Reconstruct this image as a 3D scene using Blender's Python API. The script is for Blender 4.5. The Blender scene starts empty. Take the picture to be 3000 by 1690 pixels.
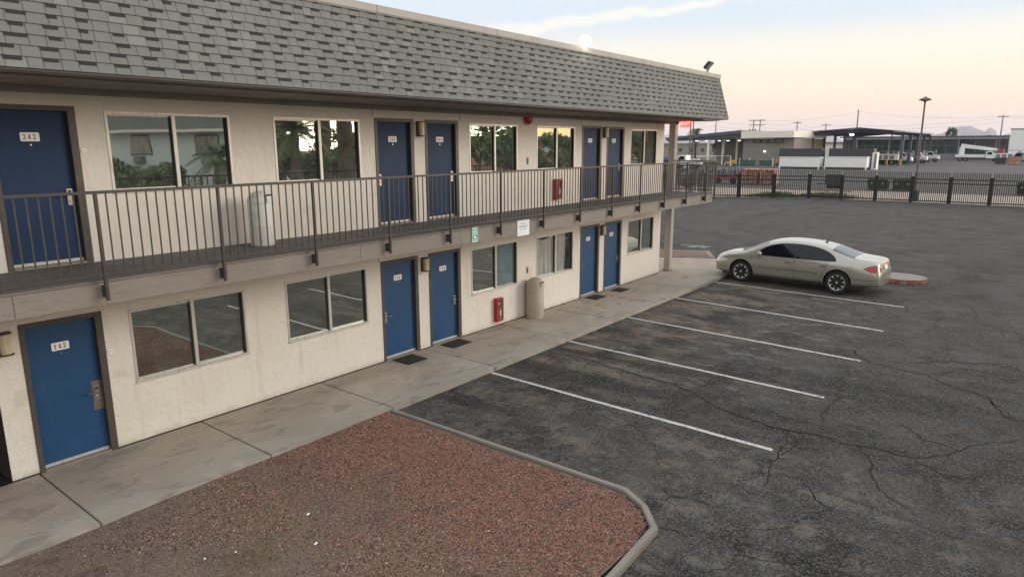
import bpy, bmesh, math, random
import numpy as np
from mathutils import Vector, Matrix, noise
from mathutils.bvhtree import BVHTree
random.seed(7); np.random.seed(7)
R = math.radians
scene = bpy.context.scene
COL = scene.collection

# ------------------------------------------------------------------ materials
def M(name, col, rough=.8, metal=0., bump=0., bscale=60., bdet=6, layers=(), spec=.5, emis=None, estr=0., coat=0., bump2=None):
    m = bpy.data.materials.new(name); m.use_nodes = True
    nt = m.node_tree; n = nt.nodes; L = nt.links
    b = n['Principled BSDF']
    b.inputs['Roughness'].default_value = rough; b.inputs['Metallic'].default_value = metal
    b.inputs['Specular IOR Level'].default_value = spec
    b.inputs['Coat Weight'].default_value = coat; b.inputs['Coat Roughness'].default_value = .06
    b.inputs['Base Color'].default_value = (*col, 1)
    if emis: b.inputs['Emission Color'].default_value = (*emis, 1); b.inputs['Emission Strength'].default_value = estr
    if layers or bump:
        tc = n.new('ShaderNodeTexCoord'); cur = None
        for l in layers:
            mp = n.new('ShaderNodeMapping'); L.new(tc.outputs['Object'], mp.inputs[0])
            mp.inputs['Scale'].default_value = l.get('st', (1, 1, 1)); mp.inputs['Location'].default_value = l.get('off', (0, 0, 0))
            if 'rot' in l: mp.inputs['Rotation'].default_value = (0, 0, l['rot'])
            if l.get('t') == 'vor':
                t = n.new('ShaderNodeTexVoronoi'); t.inputs['Scale'].default_value = l['s']; src = t.outputs['Distance']
                if l.get('cell'):
                    sp = n.new('ShaderNodeSeparateColor'); L.new(t.outputs['Color'], sp.inputs[0]); src = sp.outputs[0]
                L.new(mp.outputs[0], t.inputs['Vector'])
            elif l.get('t') == 'edge':
                dn = n.new('ShaderNodeTexNoise'); dn.inputs['Scale'].default_value = l.get('ws', 1.5); dn.inputs['Detail'].default_value = 5; L.new(mp.outputs[0], dn.inputs['Vector'])
                va = n.new('ShaderNodeVectorMath'); va.operation = 'MULTIPLY_ADD'; L.new(dn.outputs['Color'], va.inputs[0]); va.inputs[1].default_value = (l.get('wa', .5),)*3; L.new(mp.outputs[0], va.inputs[2])
                t = n.new('ShaderNodeTexVoronoi'); t.feature = 'DISTANCE_TO_EDGE'; t.inputs['Scale'].default_value = l['s']; L.new(va.outputs[0], t.inputs['Vector']); src = t.outputs['Distance']
            elif l.get('t') == 'grad':   # world-axis ramp with an uneven edge
                sx = n.new('ShaderNodeSeparateXYZ'); L.new(mp.outputs[0], sx.inputs[0])
                tn = n.new('ShaderNodeTexNoise'); tn.inputs['Scale'].default_value = l.get('ns', 2.); tn.inputs['Detail'].default_value = 5
                L.new(mp.outputs[0], tn.inputs['Vector'])
                ma = n.new('ShaderNodeMath'); ma.operation = 'MULTIPLY_ADD'; L.new(tn.outputs[0], ma.inputs[0]); ma.inputs[1].default_value = l.get('na', .5)
                L.new(sx.outputs[l['ax']], ma.inputs[2]); src = ma.outputs[0]
            else:
                t = n.new('ShaderNodeTexNoise'); t.inputs['Scale'].default_value = l['s']; t.inputs['Detail'].default_value = l.get('d', 6)
                t.inputs['Roughness'].default_value = l.get('r', .6); t.inputs['Distortion'].default_value = l.get('dist', 0)
                src = t.outputs[0]; L.new(mp.outputs[0], t.inputs['Vector'])
            mr = n.new('ShaderNodeMapRange'); mr.interpolation_type = 'SMOOTHSTEP' if l.get('sm', 1) else 'LINEAR'
            mr.inputs['From Min'].default_value = l['lo']; mr.inputs['From Max'].default_value = l['hi']
            mr.inputs['To Min'].default_value = 0; mr.inputs['To Max'].default_value = l.get('f', 1.)
            L.new(src, mr.inputs['Value']); fac = mr.outputs[0]
            for k in l.get('mask', ()):   # (axis, lo, hi): only between lo and hi along that axis
                sx = n.new('ShaderNodeSeparateXYZ'); L.new(tc.outputs['Object'], sx.inputs[0])
                m2 = n.new('ShaderNodeMapRange'); m2.interpolation_type = 'SMOOTHSTEP'
                m2.inputs['From Min'].default_value = k[1]; m2.inputs['From Max'].default_value = k[2]
                L.new(sx.outputs[k[0]], m2.inputs['Value'])
                mm = n.new('ShaderNodeMath'); mm.operation = 'MULTIPLY'; L.new(fac, mm.inputs[0]); L.new(m2.outputs[0], mm.inputs[1]); fac = mm.outputs[0]
            if 'nm' in l:
                t3 = n.new('ShaderNodeTexNoise'); t3.inputs['Scale'].default_value = l['nm'][0]; t3.inputs['Detail'].default_value = 4; mp3 = n.new('ShaderNodeMapping'); L.new(tc.outputs['Object'], mp3.inputs[0]); mp3.inputs['Location'].default_value = l['nm'][3] if len(l['nm']) > 3 else (0, 0, 0); L.new(mp3.outputs[0], t3.inputs[0])
                m3 = n.new('ShaderNodeMapRange'); m3.interpolation_type = 'SMOOTHSTEP'; m3.inputs['From Min'].default_value = l['nm'][1]; m3.inputs['From Max'].default_value = l['nm'][2]; L.new(t3.outputs[0], m3.inputs['Value'])
                mm = n.new('ShaderNodeMath'); mm.operation = 'MULTIPLY'; L.new(fac, mm.inputs[0]); L.new(m3.outputs[0], mm.inputs[1]); fac = mm.outputs[0]
            mx = n.new('ShaderNodeMix'); mx.data_type = 'RGBA'
            if cur is None: mx.inputs['A'].default_value = (*col, 1)
            else: L.new(cur, mx.inputs['A'])
            mx.inputs['B'].default_value = (*l['c'], 1); L.new(fac, mx.inputs['Factor']); cur = mx.outputs['Result']
        if cur: L.new(cur, b.inputs['Base Color'])
        if bump:
            tn = n.new('ShaderNodeTexNoise'); tn.inputs['Scale'].default_value = bscale; tn.inputs['Detail'].default_value = bdet
            L.new(tc.outputs['Object'], tn.inputs['Vector'])
            bp = n.new('ShaderNodeBump'); bp.inputs['Strength'].default_value = bump; bp.inputs['Distance'].default_value = .02
            L.new(tn.outputs[0], bp.inputs['Height'])
            if bump2:
                tn2 = n.new('ShaderNodeTexNoise'); tn2.inputs['Scale'].default_value = bump2[1]; tn2.inputs['Detail'].default_value = 3
                L.new(tc.outputs['Object'], tn2.inputs['Vector'])
                b2 = n.new('ShaderNodeBump'); b2.inputs['Strength'].default_value = bump2[0]; b2.inputs['Distance'].default_value = .05
                L.new(tn2.outputs[0], b2.inputs['Height']); L.new(b2.outputs[0], bp.inputs['Normal'])
            L.new(bp.outputs[0], b.inputs['Normal'])
    return m

def glassmat(name, refl, tint, rcol, wav=.02):
    m = bpy.data.materials.new(name); m.use_nodes = True; nt = m.node_tree; n = nt.nodes; L = nt.links
    n.remove(n['Principled BSDF']); out = n['Material Output']
    g = n.new('ShaderNodeBsdfGlossy'); g.inputs['Roughness'].default_value = .015; g.inputs['Color'].default_value = (*rcol, 1)
    t = n.new('ShaderNodeBsdfTransparent'); t.inputs['Color'].default_value = (*tint, 1)
    mx = n.new('ShaderNodeMixShader'); mx.inputs[0].default_value = refl
    L.new(t.outputs[0], mx.inputs[1]); L.new(g.outputs[0], mx.inputs[2])
    df = n.new('ShaderNodeBsdfDiffuse'); df.inputs['Color'].default_value = (.42, .47, .43, 1); m5 = n.new('ShaderNodeMixShader'); L.new(mx.outputs[0], m5.inputs[1]); L.new(df.outputs[0], m5.inputs[2]); L.new(m5.outputs[0], out.inputs[0])
    tw = n.new('ShaderNodeTexNoise'); tw.inputs['Scale'].default_value = 4.; tw.inputs['Detail'].default_value = 6; t6 = n.new('ShaderNodeTexCoord'); L.new(t6.outputs['Object'], tw.inputs[0])
    mw = n.new('ShaderNodeMapRange'); mw.inputs['From Min'].default_value = .3; mw.inputs['From Max'].default_value = .75; mw.inputs['To Min'].default_value = .02; mw.inputs['To Max'].default_value = .14; L.new(tw.outputs[0], mw.inputs['Value']); L.new(mw.outputs[0], m5.inputs[0])
    tc = n.new('ShaderNodeTexCoord'); tn = n.new('ShaderNodeTexNoise'); tn.inputs['Scale'].default_value = 1.3; tn.inputs['Detail'].default_value = 1
    bp = n.new('ShaderNodeBump'); bp.inputs['Strength'].default_value = wav; bp.inputs['Distance'].default_value = .1
    L.new(tc.outputs['Object'], tn.inputs[0]); L.new(tn.outputs[0], bp.inputs['Height']); L.new(bp.outputs[0], g.inputs['Normal'])
    return m

MAT = dict(
 stucco=M('stucco', (.74, .695, .615), .9, bump=.55, bscale=45, bdet=5, bump2=(.35, 9), layers=[
    dict(s=1.2, lo=.42, hi=.68, c=(.68, .63, .54), f=.6), dict(s=60, lo=.55, hi=.75, c=(.58, .525, .43), f=.45),
    dict(s=5, st=(1, 1, .12), lo=.54, hi=.72, c=(.52, .46, .38), f=.35), dict(s=6, lo=.30, hi=.6, c=(.40, .35, .28), f=.55, mask=[(2, .16, .0)]), dict(s=1.7, off=(0, 0, 4), lo=.60, hi=.68, c=(.60, .55, .47), f=.6), dict(s=28, lo=.66, hi=.72, c=(.45, .39, .31), f=.5)]),
 fascia=M('fascia_paint', (.245, .212, .18), .8, bump=.35, bscale=22, layers=[
    dict(s=9, st=(.4, 1, 5), lo=.52, hi=.66, c=(.17, .145, .12), f=.5), dict(s=1.5, lo=.5, hi=.7, c=(.30, .265, .23), f=.5)]),
 deck=M('walkway_deck', (.10, .092, .085), .8, bump=.3, bscale=40, layers=[dict(s=2, lo=.45, hi=.7, c=(.14, .13, .12), f=.7), dict(s=25, lo=.55, hi=.7, c=(.07, .065, .06), f=.5)]),
 soffit=M('soffit_paint', (.30, .265, .225), .85, bump=.2, bscale=30, layers=[dict(s=1.5, lo=.45, hi=.7, c=(.22, .195, .165), f=.7)]),
 brown=M('brown_steel', (.048, .040, .034), .5, bump=.1, bscale=60, layers=[dict(s=6, lo=.5, hi=.7, c=(.075, .062, .052), f=.6), dict(s=22, lo=.66, hi=.72, c=(.14, .06, .03), f=.6)]),
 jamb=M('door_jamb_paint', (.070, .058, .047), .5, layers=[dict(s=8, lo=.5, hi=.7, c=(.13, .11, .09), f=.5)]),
 blue=M('blue_door_paint', (.009, .058, .150), .42, bump=.06, bscale=14, layers=[dict(s=2.2, lo=.4, hi=.7, c=(.012, .066, .170), f=.7), dict(s=9, st=(1, 1, .2), lo=.58, hi=.72, c=(.03, .085, .17), f=.5), dict(s=30, st=(1, 1, .4), lo=.62, hi=.7, c=(.06, .10, .16), f=.5, mask=[(2, .5, .1)])]),
 blue_shaded=M('blue_door_paint_shaded', (.008, .031, .084), .6, spec=.3, bump=.06, bscale=14, layers=[dict(s=2.2, lo=.4, hi=.7, c=(.012, .037, .094), f=.7)]),  # upper doors: door blue darkened to carry the shade of the roof overhang
 alu=M('aluminium', (.60, .575, .52), .42, metal=.35, layers=[dict(s=20, st=(1, 1, .2), lo=.5, hi=.7, c=(.34, .31, .27), f=.6)]),
 steel=M('brushed_steel', (.55, .53, .5), .3, metal=1.),
 steel_dark=M('worn_steel', (.28, .25, .21), .4, metal=.8),
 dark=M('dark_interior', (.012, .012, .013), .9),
 black=M('black_rubber', (.018, .018, .018), .8, bump=.3, bscale=120),
 plate=M('white_plate', (.86, .85, .82), .5), ink=M('black_ink', (.015, .015, .015), .6),
 curtain=M('white_curtain', (.86, .84, .80), .9, layers=[dict(s=3, st=(3, 1, .6), lo=.45, hi=.7, c=(.55, .53, .5), f=.6)]),
 blueblind=M('pale_blue_blind', (.24, .36, .42), .8, layers=[dict(s=2, lo=.4, hi=.7, c=(.10, .18, .22), f=.8)]),
 blind=M('cream_blind', (.66, .60, .42), .7),
 red=M('red_paint', (.40, .018, .02), .35, layers=[dict(s=15, lo=.5, hi=.7, c=(.28, .015, .018), f=.6)]),
 colpaint=M('column_paint', (.40, .375, .33), .85, bump=.2, bscale=30, layers=[dict(s=2, lo=.45, hi=.7, c=(.34, .315, .275), f=.7)]),
 white=M('white_paint', (.82, .82, .80), .5, layers=[dict(s=3, lo=.5, hi=.75, c=(.66, .655, .63), f=.5)]),
 lampcream=M('cream_lamp_glass', (.62, .54, .33), .4, layers=[dict(s=8, st=(1, 1, .3), lo=.45, hi=.7, c=(.45, .37, .2), f=.6)]),
 green=M('green_sign', (.06, .36, .25), .5), bluetxt=M('blue_ink', (.30, .38, .50), .6),
 tan=M('tan_plastic', (.44, .365, .29), .65, bump=.25, bscale=70, layers=[dict(s=90, lo=.52, hi=.7, c=(.32, .26, .2), f=.5), dict(s=3, lo=.5, hi=.7, c=(.34, .28, .22), f=.6)]),
 binwhite=M('grey_white_bin', (.68, .67, .61), .5, layers=[dict(s=4, lo=.5, hi=.7, c=(.45, .44, .4), f=.6), dict(s=30, lo=.62, hi=.66, c=(.12, .10, .08), f=.8, mask=[(2, .25, .02)])]),
 mat=M('door_mat', (.03, .027, .024), .95, bump=.8, bscale=150, layers=[dict(s=8, lo=.55, hi=.7, c=(.06, .053, .045), f=.7)]),
 concrete=M('concrete', (.35, .315, .265), .9, bump=.25, bscale=80, bump2=(.15, 6), layers=[
    dict(t='grad', ax=1, na=.9, ns=1.4, lo=-1.15, hi=-.75, c=(.37, .305, .235), f=.8),
    dict(s=.9, st=(.5, 1, 1), lo=.45, hi=.62, c=(.28, .245, .20), f=.7), dict(s=3.4, st=(.5, 1, 1), dist=.6, lo=.53, hi=.64, c=(.17, .15, .13), f=.5),
    dict(s=.7, off=(5, 3, 0), lo=.56, hi=.66, c=(.43, .395, .335), f=.6), dict(s=14, lo=.64, hi=.7, c=(.12, .105, .09), f=.6), dict(s=160, lo=.5, hi=.75, c=(.26, .24, .2), f=.5)]),
 kerb=M('kerb_concrete', (.25, .225, .19), .9, bump=.35, bscale=60, layers=[dict(s=3, lo=.45, hi=.65, c=(.22, .19, .165), f=.8), dict(s=30, lo=.55, hi=.7, c=(.16, .14, .12), f=.5)]),
 kerbred=M('red_kerb_paint', (.25, .07, .06), .7, layers=[dict(s=9, lo=.5, hi=.58, c=(.28, .25, .22), f=.8)]),
 gravelbed=M('gravel_bed', (.165, .085, .056), .95, bump=1., bscale=70, bump2=(.5, 18), layers=[
    dict(t='vor', s=42, cell=1, lo=.2, hi=.9, c=(.27, .165, .13), f=.8, sm=0),
    dict(t='vor', s=36, cell=1, off=(3, 1, 0), lo=.55, hi=.95, c=(.06, .035, .028), f=.85, sm=0),
    dict(s=.8, lo=.30, hi=.48, c=(.185, .14, .10), f=.95, mask=[(0, 5.3, 3.6)]),
    dict(t='vor', s=60, cell=1, off=(1, 7, 0), lo=.72, hi=.95, c=(.085, .06, .045), f=.7, sm=0), dict(t='vor', s=80, cell=1, off=(4, 7, 0), lo=.8, hi=.95, c=(.30, .24, .19), f=.6, sm=0), dict(s=2.6, d=8, off=(2, 2, 0), lo=.52, hi=.66, c=(.10, .072, .055), f=.7),
    dict(s=1.3, off=(4, 4, 0), lo=.6, hi=.7, c=(.09, .09, .04), f=.5, mask=[(0, 5.0, 3.5)])]),
 bedfar=M('bed_gravel', (.16, .095, .072), .95, bump=.8, bscale=50, layers=[dict(t='vor', s=30, cell=1, lo=.3, hi=.9, c=(.23, .16, .13), f=.8)]),
 line=M('road_paint', (.56, .55, .515), .75, bump=.3, bscale=90, layers=[dict(s=70, lo=.56, hi=.66, c=(.16, .15, .14), f=.75), dict(s=4, lo=.5, hi=.75, c=(.42, .41, .38), f=.8), dict(s=16, lo=.56, hi=.64, c=(.10, .095, .09), f=.85)]),
 crack=M('tar_crack', (.006, .006, .006), .9),
 darkgrey=M('dark_grey', (.05, .05, .055), .6), grey=M('mid_grey', (.22, .22, .215), .7, layers=[dict(s=1, lo=.4, hi=.7, c=(.17, .17, .165), f=.6)]),
 blackiron=M('black_iron', (.010, .010, .011), .6),
 bluesteel=M('blue_grey_steel', (.08, .088, .125), .5), greenglass=M('green_glass', (.015, .05, .045), .12),
 warehouse=M('warehouse_stucco', (.27, .25, .215), .9, layers=[dict(s=.4, lo=.4, hi=.7, c=(.23, .215, .185), f=.8)]),
 cream=M('cream_metal', (.80, .74, .63), .6), tyre=M('tyre', (.014, .014, .014), .75),
 yellow=M('yellow_paint', (.58, .34, .02), .5), orange=M('orange_paint', (.42, .13, .04), .6), terracotta=M('terracotta', (.36, .17, .11), .9, bump=.6, bscale=8, layers=[dict(s=3, lo=.45, hi=.6, c=(.52, .36, .28), f=.9)]),
 dgreen=M('dark_green_paint', (.012, .03, .022), .5), bingreen=M('bin_green', (.05, .13, .10), .6),
 foliage=M('leaves', (.10, .15, .055), .6, layers=[dict(s=1.2, lo=.4, hi=.65, c=(.17, .23, .09), f=.9)]),
 palmleaf=M('palm_leaf', (.12, .15, .065), .6, layers=[dict(s=.8, lo=.45, hi=.65, c=(.10, .12, .05), f=.9)]),
 bark=M('bark', (.16, .12, .085), .95, bump=.8, bscale=12, layers=[dict(s=6, st=(1, 1, 3), lo=.45, hi=.6, c=(.09, .065, .045), f=.8)]),
 drybush=M('dry_twigs', (.10, .085, .065), .9), weed=M('weeds', (.09, .13, .035), .8),
 wood=M('utility_wood', (.14, .115, .095), .9), wire=M('wire', (.06, .06, .065), .6),
 lilac=M('mountain_rock', (.21, .20, .22), 1., layers=[dict(s=.004, lo=.4, hi=.6, c=(.15, .145, .16), f=.8)]),
 curtpane=M('curtained_pane', (.26, .25, .20), .15, layers=[dict(s=1.2, st=(1, 1, .5), lo=.45, hi=.6, c=(.10, .11, .10), f=.9)]),
 pale=M('pale_wall', (.66, .70, .68), .9, bump=.2, bscale=30, layers=[dict(s=.8, lo=.45, hi=.7, c=(.58, .62, .60), f=.6)]),
 pinkgravel=M('pink_gravel', (.33, .27, .22), .95, bump=.5, bscale=6, layers=[dict(s=.5, lo=.42, hi=.62, c=(.26, .20, .16), f=.8), dict(s=6, lo=.5, hi=.7, c=(.42, .36, .31), f=.6)]),
 desert=M('desert_soil', (.25, .21, .165), .95, layers=[dict(s=.02, lo=.4, hi=.6, c=(.19, .17, .13), f=.8)]),
 glasspane=glassmat('window_glass', .66, (.45, .48, .48), (.78, .82, .74), .018),
 glasscurt=glassmat('window_glass_clearer', .18, (.8, .8, .8), (.8, .84, .78)),
 carglass=M('tinted_car_glass', (.006, .007, .010), .05, spec=.35),
 carglass2=M('rear_car_glass', (.03, .038, .045), .05, spec=.6, coat=.25),
 carpaint=M('champagne_silver_paint', (.37, .355, .305), .30, metal=.5, coat=1.),
 alloy=M('alloy_wheel', (.62, .62, .60), .35, metal=.45),
 chrome=M('chrome', (.62, .61, .58), .18, metal=1.), taillight=M('tail_light', (.30, .004, .006), .15, coat=.5), headlight=M('head_light', (.70, .69, .64), .12, metal=.5, coat=1.),
 trimdark=M('dark_trim', (.02, .02, .02), .5), beigetrim=M('beige_trim', (.22, .205, .17), .4, metal=.2, coat=.5),
 lampon=M('lamp_on', (1, 1, 1), .5, emis=(1, .93, .72), estr=35), lampdim=M('lamp_dim', (1, .98, .9), .5, emis=(1, .93, .75), estr=3.0),
 exitred=M('exit_red', (.5, .02, .02), .5, emis=(1, .03, .025), estr=1.6), exitlet=M('exit_letters', (.5, .05, .05), .5, emis=(1, .42, .34), estr=1.7),
)
def asphalt(name, a, b, near):
    L = [dict(s=.35, d=8, lo=.42, hi=.62, c=b, f=.8), dict(s=1.3, st=(1, .4, 1), d=9, r=.65, lo=.5, hi=.72, c=tuple(x*1.6 for x in b), f=.6), dict(s=2.3, st=(.35, 1, 1), off=(3, 0, 0), d=8, lo=.55, hi=.72, c=tuple(x*.55 for x in a), f=.6)]
    if near:
        L += [dict(s=1.1, d=10, r=.68, st=(1, .6, 1), dist=.6, lo=.40, hi=.56, c=(.19, .145, .10), f=.85, mask=[(1, -5.6, -3.2), (1, -2.0, -2.35), (0, 10.0, 11.0), (0, 23, 21)]),
              dict(s=3.5, d=8, st=(1, .5, 1), off=(1, 6, 0), lo=.52, hi=.62, c=(.21, .185, .15), f=.7, mask=[(1, -8.5, -5.2), (0, 9.5, 12), (0, 26, 22)]),
              dict(s=1.5, d=8, st=(1, .4, 1), off=(7, 2, 0), lo=.5, hi=.58, c=(.014, .013, .013), f=.9, mask=[(1, -5.4, -3.8), (1, -2.6, -3.2), (0, 9.0, 10.0), (0, 24, 22)]),
              dict(s=.7, d=9, off=(2, 8, 0), lo=.5, hi=.64, c=(.021, .020, .019), f=.85),
              dict(s=3.2, st=(1, .55, 1), d=8, dist=.8, lo=.54, hi=.68, c=(.14, .128, .11), f=.7, mask=[(0, 6.0, 8.5), (0, 24, 18), (1, -10.5, -7)]),
              dict(s=2.1, d=9, r=.7, lo=.48, hi=.62, c=(.18, .155, .125), f=.6, mask=[(0, 11.6, 8.8)]),
              dict(s=.45, st=(2.2, .35, 1), rot=.6, d=7, lo=.52, hi=.62, c=(.016, .016, .017), f=.85, mask=[(0, 17, 12.)]),
              dict(t='edge', s=1.9, ws=2.5, wa=.35, lo=.022, hi=.006, c=(.010, .010, .010), f=.8, nm=(.5, .50, .60)),
              dict(t='edge', s=.55, ws=1.2, wa=1.1, lo=.014, hi=.004, c=(.012, .012, .012), f=.8, nm=(.23, .46, .54, (5, 5, 0))),
              dict(s=.9, st=(.12, 3, 1), d=6, lo=.62, hi=.72, c=(.13, .12, .11), f=.4)]
    L += [dict(t='vor', s=55, cell=1, lo=.62, hi=1., c=(.20, .19, .175), f=.62, sm=0), dict(t='vor', s=48, cell=1, off=(9, 2, 0), lo=.6, hi=1., c=(.010, .010, .010), f=.6, sm=0),
          dict(s=.6, d=7, off=(9, 9, 0), lo=.52, hi=.62, c=(.105, .088, .072), f=.3)]
    return M(name, a, .88, bump=.75 if near else .3, bscale=75, bump2=(.35, 3), spec=.25, layers=L)
MAT['asphalt'] = asphalt('asphalt', (.048, .0455, .0435), (.064, .0605, .057), True)
MAT['asphalt2'] = asphalt('yard_asphalt', (.066, .066, .068), (.085, .083, .083), False)

# ------------------------------------------------------------------ shingle material (granules)
MAT['shingle'] = M('shingle_granules', (.178, .183, .169), .95, bump=.5, bscale=220, layers=[
    dict(t='vor', s=300, cell=1, lo=.2, hi=1., c=(.24, .248, .225), f=.6, sm=0), dict(s=.6, lo=.4, hi=.65, c=(.155, .163, .145), f=.6), dict(s=2, st=(1, 1, .2), lo=.55, hi=.7, c=(.22, .235, .21), f=.5)])
MAT['shingle_b'] = M('shingle_granules_light', (.19, .198, .178), .95, bump=.5, bscale=220, layers=[dict(t='vor', s=300, cell=1, lo=.2, hi=1., c=(.28, .30, .27), f=.6, sm=0)])
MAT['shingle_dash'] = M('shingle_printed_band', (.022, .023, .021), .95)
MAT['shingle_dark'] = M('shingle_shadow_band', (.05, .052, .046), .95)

# ------------------------------------------------------------------ mesh helpers
class MB:
    def __init__(s): s.v = []; s.f = []; s.m = []
    def add(s, vs, fs, mi=0):
        o = len(s.v); s.v += [tuple(v) for v in vs]; s.f += [tuple(i+o for i in f) for f in fs]; s.m += [mi]*len(fs); return s
    def box(s, x0, x1, y0, y1, z0, z1, mi=0):
        v = [(x, y, z) for z in (z0, z1) for y in (y0, y1) for x in (x0, x1)]
        return s.add(v, [(0, 2, 3, 1), (4, 5, 7, 6), (0, 1, 5, 4), (2, 6, 7, 3), (0, 4, 6, 2), (1, 3, 7, 5)], mi)
    def quad(s, a, b, c, d, mi=0): return s.add([a, b, c, d], [(0, 1, 2, 3)], mi)
    def tube(s, pts, r, n=6, mi=0, cap=True):
        pts = [Vector(p) for p in pts]; rr = r if isinstance(r, (list, tuple)) else [r]*len(pts); vs = []; k = len(pts)
        for i, p in enumerate(pts):
            d = (pts[min(i+1, k-1)]-pts[max(i-1, 0)]).normalized()
            a = d.cross(Vector((0, 0, 1))) if abs(d.z) < .95 else d.cross(Vector((1, 0, 0))); a.normalize(); b = d.cross(a)
            for j in range(n):
                t = 2*math.pi*(j+.5)/n; vs.append(p+rr[i]*(math.cos(t)*a+math.sin(t)*b))
        fs = [(i*n+j, i*n+(j+1) % n, (i+1)*n+(j+1) % n, (i+1)*n+j) for i in range(k-1) for j in range(n)]
        if cap: fs += [tuple(range(n))[::-1], tuple((k-1)*n+j for j in range(n))]
        return s.add(vs, fs, mi)
    def lathe(s, prof, n=24, c=(0, 0, 0), mi=0, ax='z'):
        vs = []
        for r, h in prof:
            for j in range(n):
                t = 2*math.pi*j/n; a, b = r*math.cos(t), r*math.sin(t)
                p = (a, b, h) if ax == 'z' else ((h, a, b) if ax == 'x' else (a, h, b))
                vs.append((p[0]+c[0], p[1]+c[1], p[2]+c[2]))
        k = len(prof)
        fs = [(i*n+j, i*n+(j+1) % n, (i+1)*n+(j+1) % n, (i+1)*n+j) for i in range(k-1) for j in range(n)]
        fs += [tuple(range(n))[::-1], tuple((k-1)*n+j for j in range(n))]
        return s.add(vs, fs, mi)
    def prism(s, poly, z0, z1, mi=0, ax='z'):
        n = len(poly)
        f = {'z': lambda a, b, h: (a, b, h), 'x': lambda a, b, h: (h, a, b), 'y': lambda a, b, h: (a, h, b)}[ax]
        vs = [f(a, b, z0) for a, b in poly]+[f(a, b, z1) for a, b in poly]
        return s.add(vs, [tuple(range(n))[::-1], tuple(range(n, 2*n))]+[(i, (i+1) % n, n+(i+1) % n, n+i) for i in range(n)], mi)
def root_loc(o):
    while o.parent: o = o.parent
    return o.location
def build(name, mb, mats, parent=None, smooth=False, bevel=0, loc=None, seg=2):
    off = root_loc(parent) if parent else (Vector(loc) if loc else Vector((0, 0, 0)))
    me = bpy.data.meshes.new(name)
    me.from_pydata([(v[0]-off[0], v[1]-off[1], v[2]-off[2]) for v in mb.v], [], mb.f)
    if isinstance(mats, str): mats = [mats]
    for m in mats: me.materials.append(MAT[m])
    if len(mats) > 1: me.polygons.foreach_set('material_index', mb.m)
    bm = bmesh.new(); bm.from_mesh(me); bmesh.ops.recalc_face_normals(bm, faces=bm.faces)
    if bevel:
        ed = [e for e in bm.edges if len(e.link_faces) == 2 and e.calc_face_angle(0) > .5]
        bmesh.ops.bevel(bm, geom=ed, offset=bevel, segments=seg, affect='EDGES', clamp_overlap=True)
    bm.to_mesh(me); bm.free()
    o = bpy.data.objects.new(name, me); COL.objects.link(o)
    if parent: o.parent = parent
    elif loc: o.location = loc
    if smooth:
        me.shade_smooth()
        try: me.set_sharp_from_angle(angle=R(40))
        except Exception: pass
    return o
def tag(o, label=None, cat=None, group=None, kind=None):
    if label: o['label'] = label
    if cat: o['category'] = cat
    if group: o['group'] = group
    if kind: o['kind'] = kind
    return o
def empty(name, loc, label, cat, group=None):
    o = bpy.data.objects.new(name, None); o.empty_display_size = .2; COL.objects.link(o); o.location = loc
    return tag(o, label, cat, group)
def clone(root, loc, rz=None, label=None):
    r = root.copy(); COL.objects.link(r); r.location = loc
    if rz is not None: r.rotation_euler = (0, 0, rz)
    if label: r['label'] = label
    for ch in list(root.children):
        c = ch.copy(); COL.objects.link(c); c.parent = r
        for g in list(ch.children):
            d = g.copy(); COL.objects.link(d); d.parent = c
    return r
def struct(name, mb, mats, cat=None, label=None, **k):
    o = build(name, mb, mats, **k); o['kind'] = 'structure'
    if label: o['label'] = label
    if cat: o['category'] = cat
    return o
def textgeo(txt, size, bold=.02, space=1.):
    cu = bpy.data.curves.new('t', 'FONT'); cu.body = txt; cu.size = size; cu.offset = bold*size; cu.align_x = 'CENTER'; cu.align_y = 'CENTER'; cu.resolution_u = 3; cu.space_character = space
    ob = bpy.data.objects.new('t', cu); COL.objects.link(ob); dg = bpy.context.evaluated_depsgraph_get()
    me = bpy.data.meshes.new_from_object(ob.evaluated_get(dg)); vs = [tuple(v.co) for v in me.vertices]; fs = [tuple(p.vertices) for p in me.polygons]
    bpy.data.objects.remove(ob); bpy.data.curves.remove(cu); bpy.data.meshes.remove(me); return vs, fs

# serif digits drawn as polylines with thick and thin strokes (unit box 0..1 x 0..1)
DIG = {'1': [([(.25, .78), (.5, .96)], .07), ([(.5, .96), (.5, .04)], .13), ([(.25, .04), (.75, .04)], .05)],
 '2': [([(.18, .70), (.22, .86), (.42, .97), (.65, .93), (.80, .76), (.74, .56), (.5, .32), (.2, .08)], .10), ([(.16, .06), (.82, .06)], .09), ([(.82, .02), (.86, .24)], .05)],
 '3': [([(.2, .78), (.3, .92), (.52, .97), (.74, .86), (.74, .66), (.5, .53)], .10), ([(.5, .53), (.76, .44), (.83, .25), (.68, .06), (.42, .01), (.2, .08), (.16, .22)], .12)],
 '4': [([(.62, .97), (.12, .30)], .055), ([(.10, .28), (.92, .28)], .07), ([(.62, .97), (.62, .04)], .13), ([(.42, .03), (.82, .03)], .045)],
 '5': [([(.28, .95), (.82, .95)], .10), ([(.28, .95), (.24, .54)], .055), ([(.24, .54), (.5, .62), (.76, .50), (.82, .28), (.68, .06), (.42, .01), (.18, .10)], .12)],
 '6': [([(.76, .86), (.55, .97), (.32, .82), (.2, .50), (.26, .14), (.5, .01), (.74, .12), (.80, .34), (.68, .54), (.45, .57), (.24, .42)], .12)]}
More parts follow.
